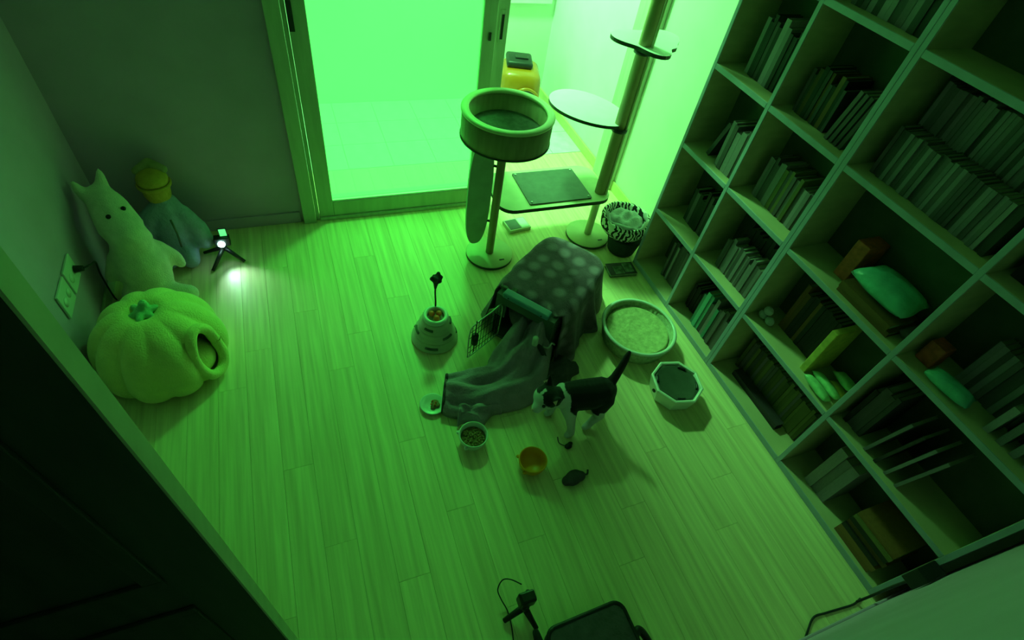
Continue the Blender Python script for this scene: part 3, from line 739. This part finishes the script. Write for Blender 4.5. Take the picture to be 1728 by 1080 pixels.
# grey towel trailing out of the carrier
tw = thing('grey_towel', 'crumpled grey towel trailing from the carrier to the small plate', 'towel', (0.72, 1.28, 0))
TO = Vector((0.72, 1.28, 0))
def towel(name, path, widths, heights, m, seed, nt_=26, ns=44, hem=True):
    rnd = random.Random(seed); ph = [rnd.uniform(0, 6) for _ in range(6)]
    P = catmull(path, 12); n = len(P)
    bm = bmesh.new(); grid = []
    for i in range(n):
        s = i / (n - 1); k = s * (len(widths) - 1); a = int(min(k, len(widths) - 2)); fr = k - a
        wd_ = widths[a] * (1 - fr) + widths[a + 1] * fr; hg = heights[a] * (1 - fr) + heights[a + 1] * fr
        tg = (P[min(i + 1, n - 1)] - P[max(i - 1, 0)]).normalized(); sd_ = Vector((-tg.y, tg.x, 0))
        rw = []
        for j in range(nt_ + 1):
            t_ = j / nt_ * 2 - 1
            z = hg * max(0.0, 1 - abs(t_) ** 2.6) ** 0.6
            z *= 1 + 0.16 * math.sin(7 * t_ + 9 * s + ph[0]) + 0.14 * math.sin(4 * t_ - 13 * s + ph[1]) + 0.08 * math.sin(16 * t_ + 5 * s + ph[2])
            e = 0.012 * math.sin(12 * s + ph[3] + (2 if t_ > 0 else 0)) * abs(t_)
            p = P[i] + sd_ * (t_ * wd_ + e)
            rw.append(bm.verts.new((p.x - TO.x, p.y - TO.y, p.z + max(z, 0.0) + 0.007)))
        grid.append(rw)
    for i in range(n - 1):
        for j in range(nt_): bm.faces.new((grid[i][j], grid[i + 1][j], grid[i + 1][j + 1], grid[i][j + 1]))
    ends = [v.co.copy() for v in grid[0]]
    o = B(name, bm, m, tw, True)
    sd2 = o.modifiers.new('thick', 'SOLIDIFY'); sd2.thickness = 0.005; sd2.offset = 1
    return ends
e0 = towel('towel_body', [(0.445, 1.315, 0), (0.56, 1.275, 0), (0.72, 1.285, 0), (0.83, 1.350, 0), (0.925, 1.475, 0)], [0.095, 0.125, 0.140, 0.145, 0.132], [0.075, 0.085, 0.11, 0.17, 0.225], 'cloth', 3)
T('towel_hem', [(p.x, p.y, p.z + 0.002) for p in e0], 0.008, 'dkgrey', tw, 8)
towel('towel_fold', [(0.47, 1.185, 0), (0.55, 1.165, 0), (0.66, 1.185, 0)], [0.045, 0.055, 0.03], [0.06, 0.07, 0.045], 'cloth', 9, 14)
towel('towel_corner', [(0.90, 1.24, 0), (0.99, 1.27, 0), (1.08, 1.33, 0)], [0.075, 0.08, 0.06], [0.03, 0.05, 0.05], 'dkgrey', 5, 14)

wc = thing('white_clip', 'small white clip with dark strap lying on the grey towel before the carrier', 'clip', (0.893, 1.372, 0))
T('clip', [(-0.008, -0.010, 0.186), (-0.010, -0.013, 0.196), (-0.016, -0.020, 0.248), (-0.017, -0.021, 0.256)], [0.009, 0.014, 0.014, 0.008], 'white', wc, 14)
T('strap', catmull([(0.0, -0.004, 0.180), (0.02, -0.03, 0.17), (0.04, -0.065, 0.12), (0.05, -0.09, 0.05), (0.055, -0.12, 0.012)]), [0.012] * 33, 'dkfabric', wc, 10)
bm = bmesh.new(); tube(bm, catmull([(0.03, -0.03, 0.185), (0.055, -0.035, 0.175), (0.075, -0.025, 0.19), (0.09, -0.03, 0.18)]), 0.0045, 8); B('metal_ring', bm, 'steel', wc, True)

# ------------------------------------------------------------------ ball-track toy tower with feather
ty = thing('ball_toy', 'tiered round ball-track cat toy with feather wand on top', 'cat toy', (0.487, 1.665, 0))
def tier(R0, R1, z):
    return [(0, z), (R0, z), (R0 + 0.004, z + 0.004), (R0 + 0.004, z + 0.014), (R0 - 0.006, z + 0.020), (R0 - 0.009, z + 0.034), (R1 + 0.006, z + 0.040), (R1, z + 0.048), (0, z + 0.048)]
for k, (a, b, z) in enumerate(((0.112, 0.098, 0.002), (0.096, 0.080, 0.0505), (0.078, 0.060, 0.099))):
    tr = L('tier', tier(a, b, z), 'offwhite', ty, 48)
    for q in range(3):
        an = 2.2 + q * 2.1 + k * 0.9
        bm = bmesh.new()
        pts = [((a - 0.005) * math.cos(an + d_), (a - 0.005) * math.sin(an + d_), z + 0.027) for d_ in [x * 0.1 - 0.3 for x in range(7)]]
        tube(bm, pts, 0.0065, 6); B('track_slot', bm, 'felt', tr, True)
L('top_ring', [(0.040, 0.1475), (0.060, 0.1475), (0.064, 0.156), (0.060, 0.170), (0.050, 0.174), (0.042, 0.168)], 'ceramic', ty, 40, closed=True)
for x, y in ((0.018, 0.008), (-0.016, 0.014), (0.0, -0.019)): ball('toy_ball', (x, y, 0.164), 0.0155, 'orange', ty)
T('wand', catmull([(0.012, 0.050, 0.148), (0.013, 0.055, 0.20), (0.010, 0.058, 0.27), (0.014, 0.062, 0.33)]), 0.0045, 'black', ty, 8)
fw = []
for k in range(7):
    a = k * 0.9
    fw.append([(0.014, 0.062, 0.325, 0.010), (0.014 + 0.022 * math.cos(a), 0.062 + 0.018 * math.sin(a), 0.355 + 0.012 * math.sin(2 * a), 0.011)])
fw.append([(0.010, 0.058, 0.29, 0.007), (0.014, 0.062, 0.35, 0.018)])
blob('feather_tuft', fw, 'dkfabric', ty, 0.005, 3)

# ------------------------------------------------------------------ plate and bowls
pl = thing('food_plate', 'small white saucer with wet food half under the grey towel', 'plate', (0.375, 1.272, 0))
L('saucer', [(0, 0.002), (0.030, 0.002), (0.034, 0.005), (0.056, 0.014), (0.058, 0.017), (0.054, 0.018), (0.032, 0.009), (0, 0.008)], 'ceramic', pl, 40)
blob('wet_food', [(0.012, 0.004, 0.014, 0.020, 0.018, 0.008), (0.0, -0.014, 0.013, 0.014, 0.012, 0.007), (0.022, -0.010, 0.014, 0.012, 0.012, 0.008)], 'kibble', pl, 0.004, 2)
for k in range(4): ball('food_bit', (0.004 + 0.011 * math.cos(k * 1.7), 0.012 * math.sin(k * 1.7), 0.0235), (0.005, 0.004, 0.003), 'orange', pl, 1)
def bowl(name, label, loc, R, Hh, m, rimm=None):
    b = thing(name, label, 'bowl', loc)
    L('bowl_body', [(0, 0.001), (R * 0.72, 0.001), (R * 0.76, 0.004), (R * 0.90, Hh * 0.45), (R, Hh), (R - 0.002, Hh + 0.003), (R - 0.006, Hh), (R * 0.84, Hh * 0.45), (R * 0.68, 0.010), (0, 0.009)], m, b, 48)
    return b
b1 = bowl('food_bowl', 'white ceramic bowl filled with brown kibble beside the grey towel', (0.498, 1.050, 0), 0.064, 0.062, 'ceramic')
for a in (2.6, -2.35):
    ball('lug', (0.066 * math.cos(a), 0.066 * math.sin(a), 0.047), (0.010, 0.010, 0.006), 'ceramic', b1)
L('kibble_fill', [(0, 0.010), (0.047, 0.010), (0.054, 0.034), (0.03, 0.037), (0, 0.038)], 'kibble', b1, 32)
kb = bmesh.new(); rnd = random.Random(4)
for k in range(90):
    r, a = 0.047 * math.sqrt(rnd.random()), rnd.uniform(0, 6.283)
    bmesh.ops.create_icosphere(kb, subdivisions=1, radius=1, matrix=Matrix.Translation((r * math.cos(a), r * math.sin(a), 0.038 + rnd.uniform(0, 0.004))) @ Matrix.Rotation(rnd.uniform(0, 3), 4, 'Z') @ Matrix.Diagonal((0.0058, 0.0048, 0.0036, 1)))
kk = B('kibble', kb, 'kibble', b1, True); kk['kind'] = 'stuff'
b2 = bowl('water_bowl', 'bright yellow bowl standing empty on the wooden floor', (0.706, 0.868, 0), 0.062, 0.060, 'yellow')
for a in (2.5, -2.5): ball('lug', (0.064 * math.cos(a), 0.064 * math.sin(a), 0.045), (0.009, 0.009, 0.006), 'yellow', b2)

# round scratcher basket
bs = thing('scratcher_basket', 'large round wicker scratcher basket beside the bookcase', 'basket', (1.515, 1.400, 0))
L('basket_wall', [(0, 0.001), (0.165, 0.001), (0.172, 0.006), (0.196, 0.100), (0.190, 0.106), (0.182, 0.100), (0.166, 0.040), (0, 0.034)], 'wicker', bs, 96, wob=lambda a, z: 1 + (0.008 if int(round(a / 6.28319 * 96)) % 2 else 0))
L('rim', [(0.183, 0.104), (0.199, 0.102), (0.201, 0.108), (0.196, 0.114), (0.186, 0.114), (0.182, 0.109)], 'ceramic', bs, 64, closed=True)
pf_ = [(0.0, 0.0345)]
for k in range(1, 30):
    r = 0.163 * k / 29; pf_.append((r, 0.060 + 0.02 * (r / 0.163) ** 2 + (0.003 if k % 2 else 0)))
L('corrugated_pad', [(0, 0.062)] + pf_[1:] + [(0.170, 0.068)], 'wickerpad', bs, 64)

# octagonal water fountain
oc = thing('water_fountain', 'white octagonal pet fountain with dark basin beside the bookcase', 'fountain', (1.535, 1.040, 0), math.radians(10))
def octlathe(name, prof, m, par=oc, seg=8, off=0.0, closed=False):
    return L(name, prof, m, par, seg, closed=closed, smooth=False)
octlathe('body', [(0, 0.001), (0.105, 0.001), (0.112, 0.006), (0.130, 0.088), (0.130, 0.096), (0.124, 0.099), (0.117, 0.096), (0.110, 0.078), (0, 0.074)], 'white')
L('basin', [(0, 0.0745), (0.098, 0.0745), (0.106, 0.080), (0.107, 0.088), (0.101, 0.090), (0.092, 0.086), (0, 0.083)], 'mat', oc, 48)
for a in (0.6, 2.5, 4.2, 5.6):
    bm = bmesh.new(); tube(bm, [(0.098 * math.cos(a + d_), 0.098 * math.sin(a + d_), 0.091) for d_ in (-0.2, -0.1, 0, 0.1, 0.2)], 0.006, 8); B('basin_tab', bm, 'black', oc, True)
T('indicator', [(-0.125, 0.02, 0.07), (-0.128, 0.02, 0.07)], 0.010, 'black', oc, 16)

# bits on the floor
o = thing('fabric_toy', 'small dark grey cloth mouse toy lying near the yellow bowl', 'cat toy', (0.857, 0.758, 0), 0.35)
blob('body', [(0, 0, 0.022, 0.045, 0.032, 0.022), (-0.03, 0.008, 0.018, 0.026, 0.022, 0.017), (0.028, -0.012, 0.020, 0.028, 0.022, 0.019)], 'dkgrey', o, 0.005, 3)
T('tail', catmull([(0.05, -0.015, 0.012), (0.07, -0.02, 0.006), (0.085, -0.008, 0.005)]), 0.004, 'dkgrey', o, 8)
o = thing('fur_pompom', 'tiny dark pompom toy on the floor between the cat paws and mouse toy', 'cat toy', (0.900, 0.905, 0), 0)
blob('pompom', [(0, 0, 0.012, 0.018, 0.014, 0.012), (0.014, 0.010, 0.010, 0.013, 0.010, 0.009)], 'dkfabric', o, 0.004, 2)
T('string', catmull([(-0.01, 0.008, 0.006), (-0.03, 0.03, 0.003), (-0.025, 0.06, 0.003)]), 0.0022, 'dkgrey', o, 6)

# ------------------------------------------------------------------ cat
CO = Vector((0.98, 1.03, 0))
BLACK, WHITE, PINK = (0.022, 0.014, 0.020), (0.74, 0.64, 0.72), (0.55, 0.40, 0.36)
def furcol(p):
    x, y, z = p
    n = 0.010 * math.sin(60 * x + 31 * z) + 0.008 * math.sin(83 * y - 40 * x)
    if x < -0.105:                      # head and neck
        if x < -0.222 + n: return WHITE
        blaze = abs(y - 0.020 - 0.35 * (x + 0.18)) < 0.007 and x < -0.185
        if z > 0.243 + n * 0.6 + max(0, (-0.17 - x)) * 0.5 and not blaze: return BLACK
        return WHITE
    if -0.105 <= x < -0.084 + n: return WHITE            # collar of white behind the ears
    if z < 0.105 + n: return WHITE                        # legs
    if x < 0.0 and z < 0.205 - (x + 0.09) * 1.5 + n: return WHITE   # chest and shoulder
    if z < 0.135 + n and x > 0.07 and y < -0.02: return WHITE
    if z < 0.122: return WHITE
    return BLACK
chains = [
    [(-0.075, 0.020, 0.205, 0.060), (-0.02, 0.012, 0.196, 0.070), (0.04, 0.004, 0.196, 0.072), (0.095, 0.000, 0.203, 0.066), (0.122, 0.002, 0.200, 0.050)],
    [(-0.075, 0.015, 0.195, 0.054), (-0.12, 0.014, 0.222, 0.047), (-0.165, 0.012, 0.245, 0.046)],            # neck
    (-0.178, 0.010, 0.248, 0.058, 0.054, 0.048),
    [(-0.210, -0.006, 0.234, 0.031), (-0.229, -0.017, 0.226, 0.024)],                                        # muzzle
    [(-0.158, -0.036, 0.272, 0.020), (-0.154, -0.046, 0.298, 0.013), (-0.152, -0.052, 0.316, 0.004)],        # ears
    [(-0.158, 0.052, 0.272, 0.020), (-0.154, 0.062, 0.298, 0.013), (-0.152, 0.068, 0.316, 0.004)],
    [(-0.068, -0.022, 0.175, 0.042), (-0.058, -0.046, 0.115, 0.025), (-0.048, -0.062, 0.055, 0.019), (-0.044, -0.068, 0.020, 0.019), (-0.064, -0.074, 0.015, 0.015)],  # near front leg
    [(-0.068, 0.050, 0.175, 0.040), (-0.085, 0.058, 0.110, 0.024), (-0.092, 0.060, 0.050, 0.019), (-0.094, 0.060, 0.020, 0.019), (-0.112, 0.056, 0.015, 0.015)],
    [(0.100, -0.022, 0.180, 0.055), (0.082, -0.042, 0.120, 0.036), (0.098, -0.050, 0.078, 0.023), (0.066, -0.052, 0.048, 0.019), (0.052, -0.054, 0.019, 0.018), (0.032, -0.058, 0.015, 0.015)],  # near hind leg
    [(0.105, 0.030, 0.180, 0.052), (0.115, 0.040, 0.115, 0.033), (0.138, 0.044, 0.075, 0.022), (0.118, 0.046, 0.042, 0.018), (0.112, 0.046, 0.019, 0.018), (0.094, 0.044, 0.015, 0.015)],
    [(0.130, 0.010, 0.222, 0.027), (0.158, 0.022, 0.255, 0.021), (0.182, 0.036, 0.300, 0.018), (0.202, 0.050, 0.345, 0.016), (0.214, 0.060, 0.372, 0.009)],  # tail
]
ca = thing('cat', 'black and white cat standing on the floor before the carrier', 'cat', CO)
blob('cat_body', chains, 'fur', ca, 0.0045, 4, color=furcol)
for y, s in ((-0.022, -1), (0.022, 1)):
    ball('eye', (-0.222 + 0.012 * (s < 0), y * 1.35 - 0.004, 0.256), 0.008, 'eye', ca)
ball('nose', (-0.252, -0.023, 0.231), (0.005, 0.006, 0.004), 'pink', ca)
for y0 in (-0.050, 0.058):
    bm = bmesh.new(); vs = [bm.verts.new(q) for q in ((-0.172, y0 - 0.010, 0.282), (-0.175, y0 + 0.012, 0.280), (-0.164, y0 - 0.001, 0.308), (-0.160, y0 + 0.002, 0.28))]
    for q in ((0, 1, 2), (0, 2, 3), (1, 3, 2), (0, 3, 1)): bm.faces.new([vs[i] for i in q])
    B('inner_ear', bm, 'pink', ca)

# ------------------------------------------------------------------ pumpkin pod bed
pb = thing('pod_bed', 'yellow plush pumpkin-shaped pet bed with green knob by the left wall', 'pet bed', (-0.690, 1.790, 0))
bm = bmesh.new(); NT, NP = 96, 30
OPA = math.atan2(-0.14, 0.24)
def podpt(a, t_):
    # t_ 0 = top, 1 = floor
    ph = t_ * 0.70 * math.pi
    lob = abs(math.sin(5.0 * (a - OPA) + math.pi / 2)) ** 0.5
    amp = min(1, t_ * 4) * (1 - 0.5 * max(0, t_ - 0.7))
    r = 0.252 * math.sin(ph) ** 0.85 * (0.87 + 0.15 * lob * amp)
    z = 0.355 * (0.5 + 0.5 * math.cos(ph / 0.70)) ** 0.72 + 0.012
    z -= 0.05 * math.exp(-(t_ / 0.07) ** 2)
    return Vector((r * math.cos(a), r * math.sin(a), max(z, 0.004)))
g = [[bm.verts.new(podpt(2 * math.pi * i / NT, 0.015 + 0.985 * j / NP)) for j in range(NP + 1)] for i in range(NT)]
def inop(i, j):
    a = (2 * math.pi * (i + 0.5) / NT - OPA + math.pi) % (2 * math.pi) - math.pi
    t_ = (j + 0.5) / NP
    return ((a / 0.30) ** 2 + ((t_ - 0.62) / 0.25) ** 2) < 1
for i in range(NT):
    for j in range(NP):
        if inop(i, j): continue
        bm.faces.new((g[i][j], g[i][j + 1], g[(i + 1) % NT][j + 1], g[(i + 1) % NT][j]))
bm.faces.new([g[i][0] for i in range(NT)]); bm.faces.new([g[i][NP] for i in range(NT)][::-1])
po = B('pod_shell', bm, 'pod', pb, True)
s_ = po.modifiers.new('thick', 'SOLIDIFY'); s_.thickness = 0.012; s_.offset = -1
bm = bmesh.new(); pts = []
for k in range(41):
    q = 2 * math.pi * k / 40
    pts.append(podpt(OPA + 0.32 * math.cos(q), 0.62 + 0.26 * math.sin(q)) * 1.0)
tube(bm, pts, 0.022, 10, False); B('opening_rim', bm, 'pod', pb, True)
cd = Vector((math.cos(OPA), math.sin(OPA), 0))
bm = bmesh.new(); bmesh.ops.create_icosphere(bm, subdivisions=4, radius=1)
for v in bm.verts:
    p = v.co.copy(); v.co = cd * 0.128 + Vector((0.090 * p.x, 0.090 * p.y, 0.095 + 0.080 * p.z * (1 + 0.05 * math.sin(9 * p.x))))
B('inner_cushion', bm, 'pod', pb, True)
kn = []
for k in range(6):
    a = k * 2 * math.pi / 6 + 0.3
    kn.append([(0, 0, 0.350, 0.020), (0.045 * math.cos(a), 0.045 * math.sin(a), 0.343 + 0.006 * math.sin(3 * a), 0.014)])
kn.append([(0, 0, 0.348, 0.022), (0.010, 0.012, 0.380, 0.017)])
blob('knob', kn, 'podgreen', pb, 0.006, 3)

# ------------------------------------------------------------------ plain white plush animal leaning in the corner
pw_ = thing('plush_toy', 'big plain white plush animal leaning against the left wall', 'plush toy', (-0.76, 2.24, 0))
def PW(x, y, z, r): return (x + 0.76, y - 2.24, z, r)
plush = blob('plush_body', [
    [PW(-0.765, 2.240, 0.115, 0.105), PW(-0.775, 2.270, 0.19, 0.118), PW(-0.785, 2.290, 0.27, 0.095)],
    [PW(-0.800, 2.320, 0.375, 0.092), PW(-0.830, 2.385, 0.425, 0.082), PW(-0.860, 2.440, 0.455, 0.062)],
    [PW(-0.770, 2.280, 0.320, 0.085), PW(-0.775, 2.275, 0.36, 0.082)],
    [PW(-0.845, 2.475, 0.49, 0.030), PW(-0.838, 2.490, 0.53, 0.020), PW(-0.836, 2.498, 0.56, 0.010)],
    [PW(-0.905, 2.425, 0.48, 0.030), PW(-0.922, 2.428, 0.52, 0.020), PW(-0.928, 2.430, 0.55, 0.010)],
    [PW(-0.740, 2.190, 0.075, 0.062), PW(-0.665, 2.175, 0.062, 0.052), PW(-0.610, 2.165, 0.058, 0.044)],
    [PW(-0.830, 2.190, 0.075, 0.062), PW(-0.835, 2.130, 0.060, 0.050)],
    [PW(-0.700, 2.310, 0.24, 0.040), PW(-0.645, 2.320, 0.17, 0.030), PW(-0.630, 2.310, 0.13, 0.026)],
    [PW(-0.860, 2.270, 0.24, 0.040), PW(-0.900, 2.230, 0.17, 0.030)],
], 'plush', pw_, 0.011, 5)
for (u, v) in ((183, 366), (208, 352)):
    d = (CR @ Vector(((u - 864) / FPX, -(v - 540) / FPX, -1))).normalized(); off = Vector((-0.76, 2.24, 0))
    hit, loc, nor, _ = plush.ray_cast(CC - off, d)
    if hit: ball('eye', loc, 0.011, 'eye', pw_)
# seated soft doll
dl_ = thing('soft_doll', 'seated soft doll with yellow head and teal robe against the back wall', 'plush toy', (-0.66, 2.53, 0))
blob('doll_body', [
    [(0.0, 0.02, 0.10, 0.10), (0.0, 0.04, 0.20, 0.095), (-0.005, 0.05, 0.28, 0.07)],
    [(-0.02, 0.03, 0.28, 0.05), (0.06, 0.02, 0.25, 0.045), (0.115, -0.01, 0.17, 0.045), (0.13, -0.03, 0.10, 0.045)],
    [(-0.03, 0.03, 0.28, 0.05), (-0.09, 0.01, 0.24, 0.045), (-0.12, -0.01, 0.16, 0.04)],
    [(0.03, -0.02, 0.07, 0.06), (0.05, -0.11, 0.05, 0.045)],
    [(-0.04, -0.02, 0.07, 0.06), (-0.05, -0.10, 0.05, 0.045)],
], 'dollbody', dl_, 0.01, 4)
hd = blob('doll_head', [[(-0.015, 0.060, 0.355, 0.062), (-0.015, 0.062, 0.40, 0.066)], (-0.015, 0.062, 0.43, 0.070, 0.068, 0.052)], 'dollyel', dl_, 0.008, 3)
L('cap_band', [(0.066, -0.006), (0.075, -0.006), (0.076, 0.004), (0.070, 0.010), (0.066, 0.006)], 'dollyel', hd, 32, (-0.015, 0.062, 0.405), closed=True)
blob('hair', [[(-0.07, 0.085, 0.465, 0.022), (-0.015, 0.105, 0.488, 0.028), (0.04, 0.085, 0.465, 0.022)]], 'treepole', dl_, 0.008, 2)
bm = bmesh.new(); tube(bm, [(0.02, -0.055, 0.27), (0.028, -0.072, 0.20), (0.026, -0.083, 0.12)], 0.005, 6); B('robe_seam', bm, 'felt', dl_, True)

# ------------------------------------------------------------------ small cameras on mini tripods
def leg(name, a, b, r0, r1, m, par): return T(name, [a, b], [r0, r1], m, par, 10)
tc = thing('tripod_camera', 'small camera with glowing lamp on mini tripod beside the doll', 'camera', (-0.452, 2.462, 0))
q = lambda x, y, z: (x + 0.452, y - 2.462, z)
for (x, y) in ((-0.560, 2.515), (-0.365, 2.405), (-0.520, 2.362)):
    leg('tripod_leg', q(-0.452, 2.462, 0.075), q(x, y, 0.008), 0.012, 0.008, 'metal' if y < 2.4 else 'black', tc)
L('tripod_head', [(0, 0.072), (0.016, 0.072), (0.016, 0.088), (0, 0.088)], 'black', tc, 20)
cb = bx('camera_body', (-0.034, 0.040, -0.012, 0.026, 0.0885, 0.140), 'black', tc, 0.004)
bm = bmesh.new(); tube(bm, [(-0.002, -0.0125, 0.108), (-0.0025, -0.021, 0.108)], 0.0175, 20); B('lamp_lens', bm, 'led', cb, True)
sc = bx('flip_screen', (-0.002, 0.036, 0.006, 0.010, 0.1405, 0.190), 'black', cb, 0.001)
bx('screen_glow', (0.001, 0.033, 0.0045, 0.0059, 0.144, 0.187), 'screen', cb)
sp = bpy.data.lights.new('camera_lamp', 'SPOT'); sp.energy = 3.6; sp.color = (0.50, 1.0, 0.85); sp.spot_size = math.radians(85); sp.spot_blend = 1.0; sp.shadow_soft_size = 0.012
so = bpy.data.objects.new('camera_lamp', sp); COL.objects.link(so); so.parent = tc; so.location = (0.004, -0.026, 0.105)
so.rotation_euler = Vector((0.35, -0.85, -0.30)).to_track_quat('-Z', 'Y').to_euler()

t2 = thing('tripod_camera', 'small black camera with thin cable on mini tripod beside the dark bag', 'camera', (0.470, 0.352, 0))
q = lambda x, y, z: (x - 0.470, y - 0.352, z)
for (x, y) in ((0.396, 0.342), (0.497, 0.284), (0.512, 0.405)):
    leg('tripod_leg', q(0.468, 0.352, 0.062), q(x, y, 0.009), 0.013, 0.009, 'black', t2)
L('tripod_head', [(0, 0.055), (0.017, 0.055), (0.015, 0.085), (0, 0.085)], 'black', t2, 20)
cb = bx('camera_body', (-0.028, 0.030, -0.010, 0.030, 0.0855, 0.150), 'black', t2, 0.006)
bx('camera_top', (-0.020, 0.028, -0.004, 0.024, 0.1505, 0.156), 'metal', cb, 0.002)
p = [bp(880, 986, 2, 0.13), bp(862, 978, 2, 0.10), bp(848, 979, 2, 0.07), bp(840, 995, 2, 0.05), bp(846, 1012, 2, 0.03), bp(856, 1030, 2, 0.006), bp(863, 1055, 2, 0.005), bp(868, 1095, 2, 0.005)]
T('cable', catmull([q(*v) for v in p]), 0.0024, 'black', t2, 6)

# dark bag under the camera
bg = thing('laptop_bag', 'dark grey padded bag with piping lying by the front wall', 'bag', (0.655, 0.11, 0), 0.02)
bm = bmesh.new(); prism(bm, rrect(-0.150, 0.150, -0.155, 0.150, 0.035), 0.002, 0.090); bmesh.ops.bevel(bm, geom=[e for e in bm.edges if abs(e.verts[0].co.z - e.verts[1].co.z) < 1e-5], offset=0.014, segments=2, profile=0.5, affect='EDGES')
B('bag_body', bm, 'dkgrey', bg, True)
bm = bmesh.new(); rp = rrect(-0.148, 0.148, -0.153, 0.148, 0.035); tube(bm, [(x, y, 0.086) for x, y in rp + rp[:1]], 0.008, 8, False); B('piping', bm, 'black', bg, True)
T('strap', catmull([(-0.148, 0.05, 0.05), (-0.172, 0.12, 0.04), (-0.165, 0.165, 0.03), (-0.158, 0.10, 0.02), (-0.158, 0.0, 0.012)]), 0.011, 'dkfabric', bg, 8)
T('strap', catmull([(0.148, 0.02, 0.05), (0.175, 0.045, 0.06), (0.20, 0.01, 0.035), (0.21, -0.06, 0.012)]), 0.014, 'black', bg, 8)

# outlets and cords
ol = thing('wall_outlet', 'pale double wall outlet with black plug low on the left wall', 'outlet', (XL, 2.0, 0.35))
for y0 in (-0.135, 0.005):
    pt = bx('face_plate', (0.001, 0.011, y0, y0 + 0.125, -0.06, 0.06), 'ceramic', ol, 0.003)
    for yy in (0.035, 0.09): T('socket', [(0.0112, y0 + yy, 0.0), (0.0125, y0 + yy, 0.0)], 0.020, 'white', pt, 20)
pg = thing('plug_cord', 'black plug with cord in the left wall outlet', 'cord', (XL, 2.095, 0.35))
T('plug', [(0.0128, 0, 0), (0.045, 0.0, 0.0)], [0.017, 0.012], 'black', pg, 12)
T('cord', catmull([(0.045, 0, 0), (0.065, 0.03, -0.01), (0.06, 0.09, -0.05), (0.035, 0.13, -0.16), (0.03, 0.14, -0.30), (0.03, 0.15, -0.345)]), 0.004, 'black', pg, 8)
cp = [bp(*v, 2, 0.004) for v in ((1352, 1095), (1362, 1068), (1373, 1042), (1395, 1034), (1418, 1027), (1440, 1020), (1452, 1010))]
tag(T('floor_cable', catmull(cp), 0.004, 'dkfabric', None, 8), 'thin dark cable on the floor at the corner of the front wall', 'cable')
z = 0.30
kb = thing('adapter_box', 'small black adapter wedged between bookcase end and front wall', 'adapter', (1.775, -0.040, z))
bx('case', (-0.045, 0.045, -0.026, 0.024, 0, 0.085), 'black', kb, 0.003)
T('lead', catmull([(-0.01, 0, 0.0), (-0.012, 0.004, -0.10), (-0.008, 0.004, -0.22), (-0.03, 0.006, -0.292)]), 0.005, 'black', kb, 8)
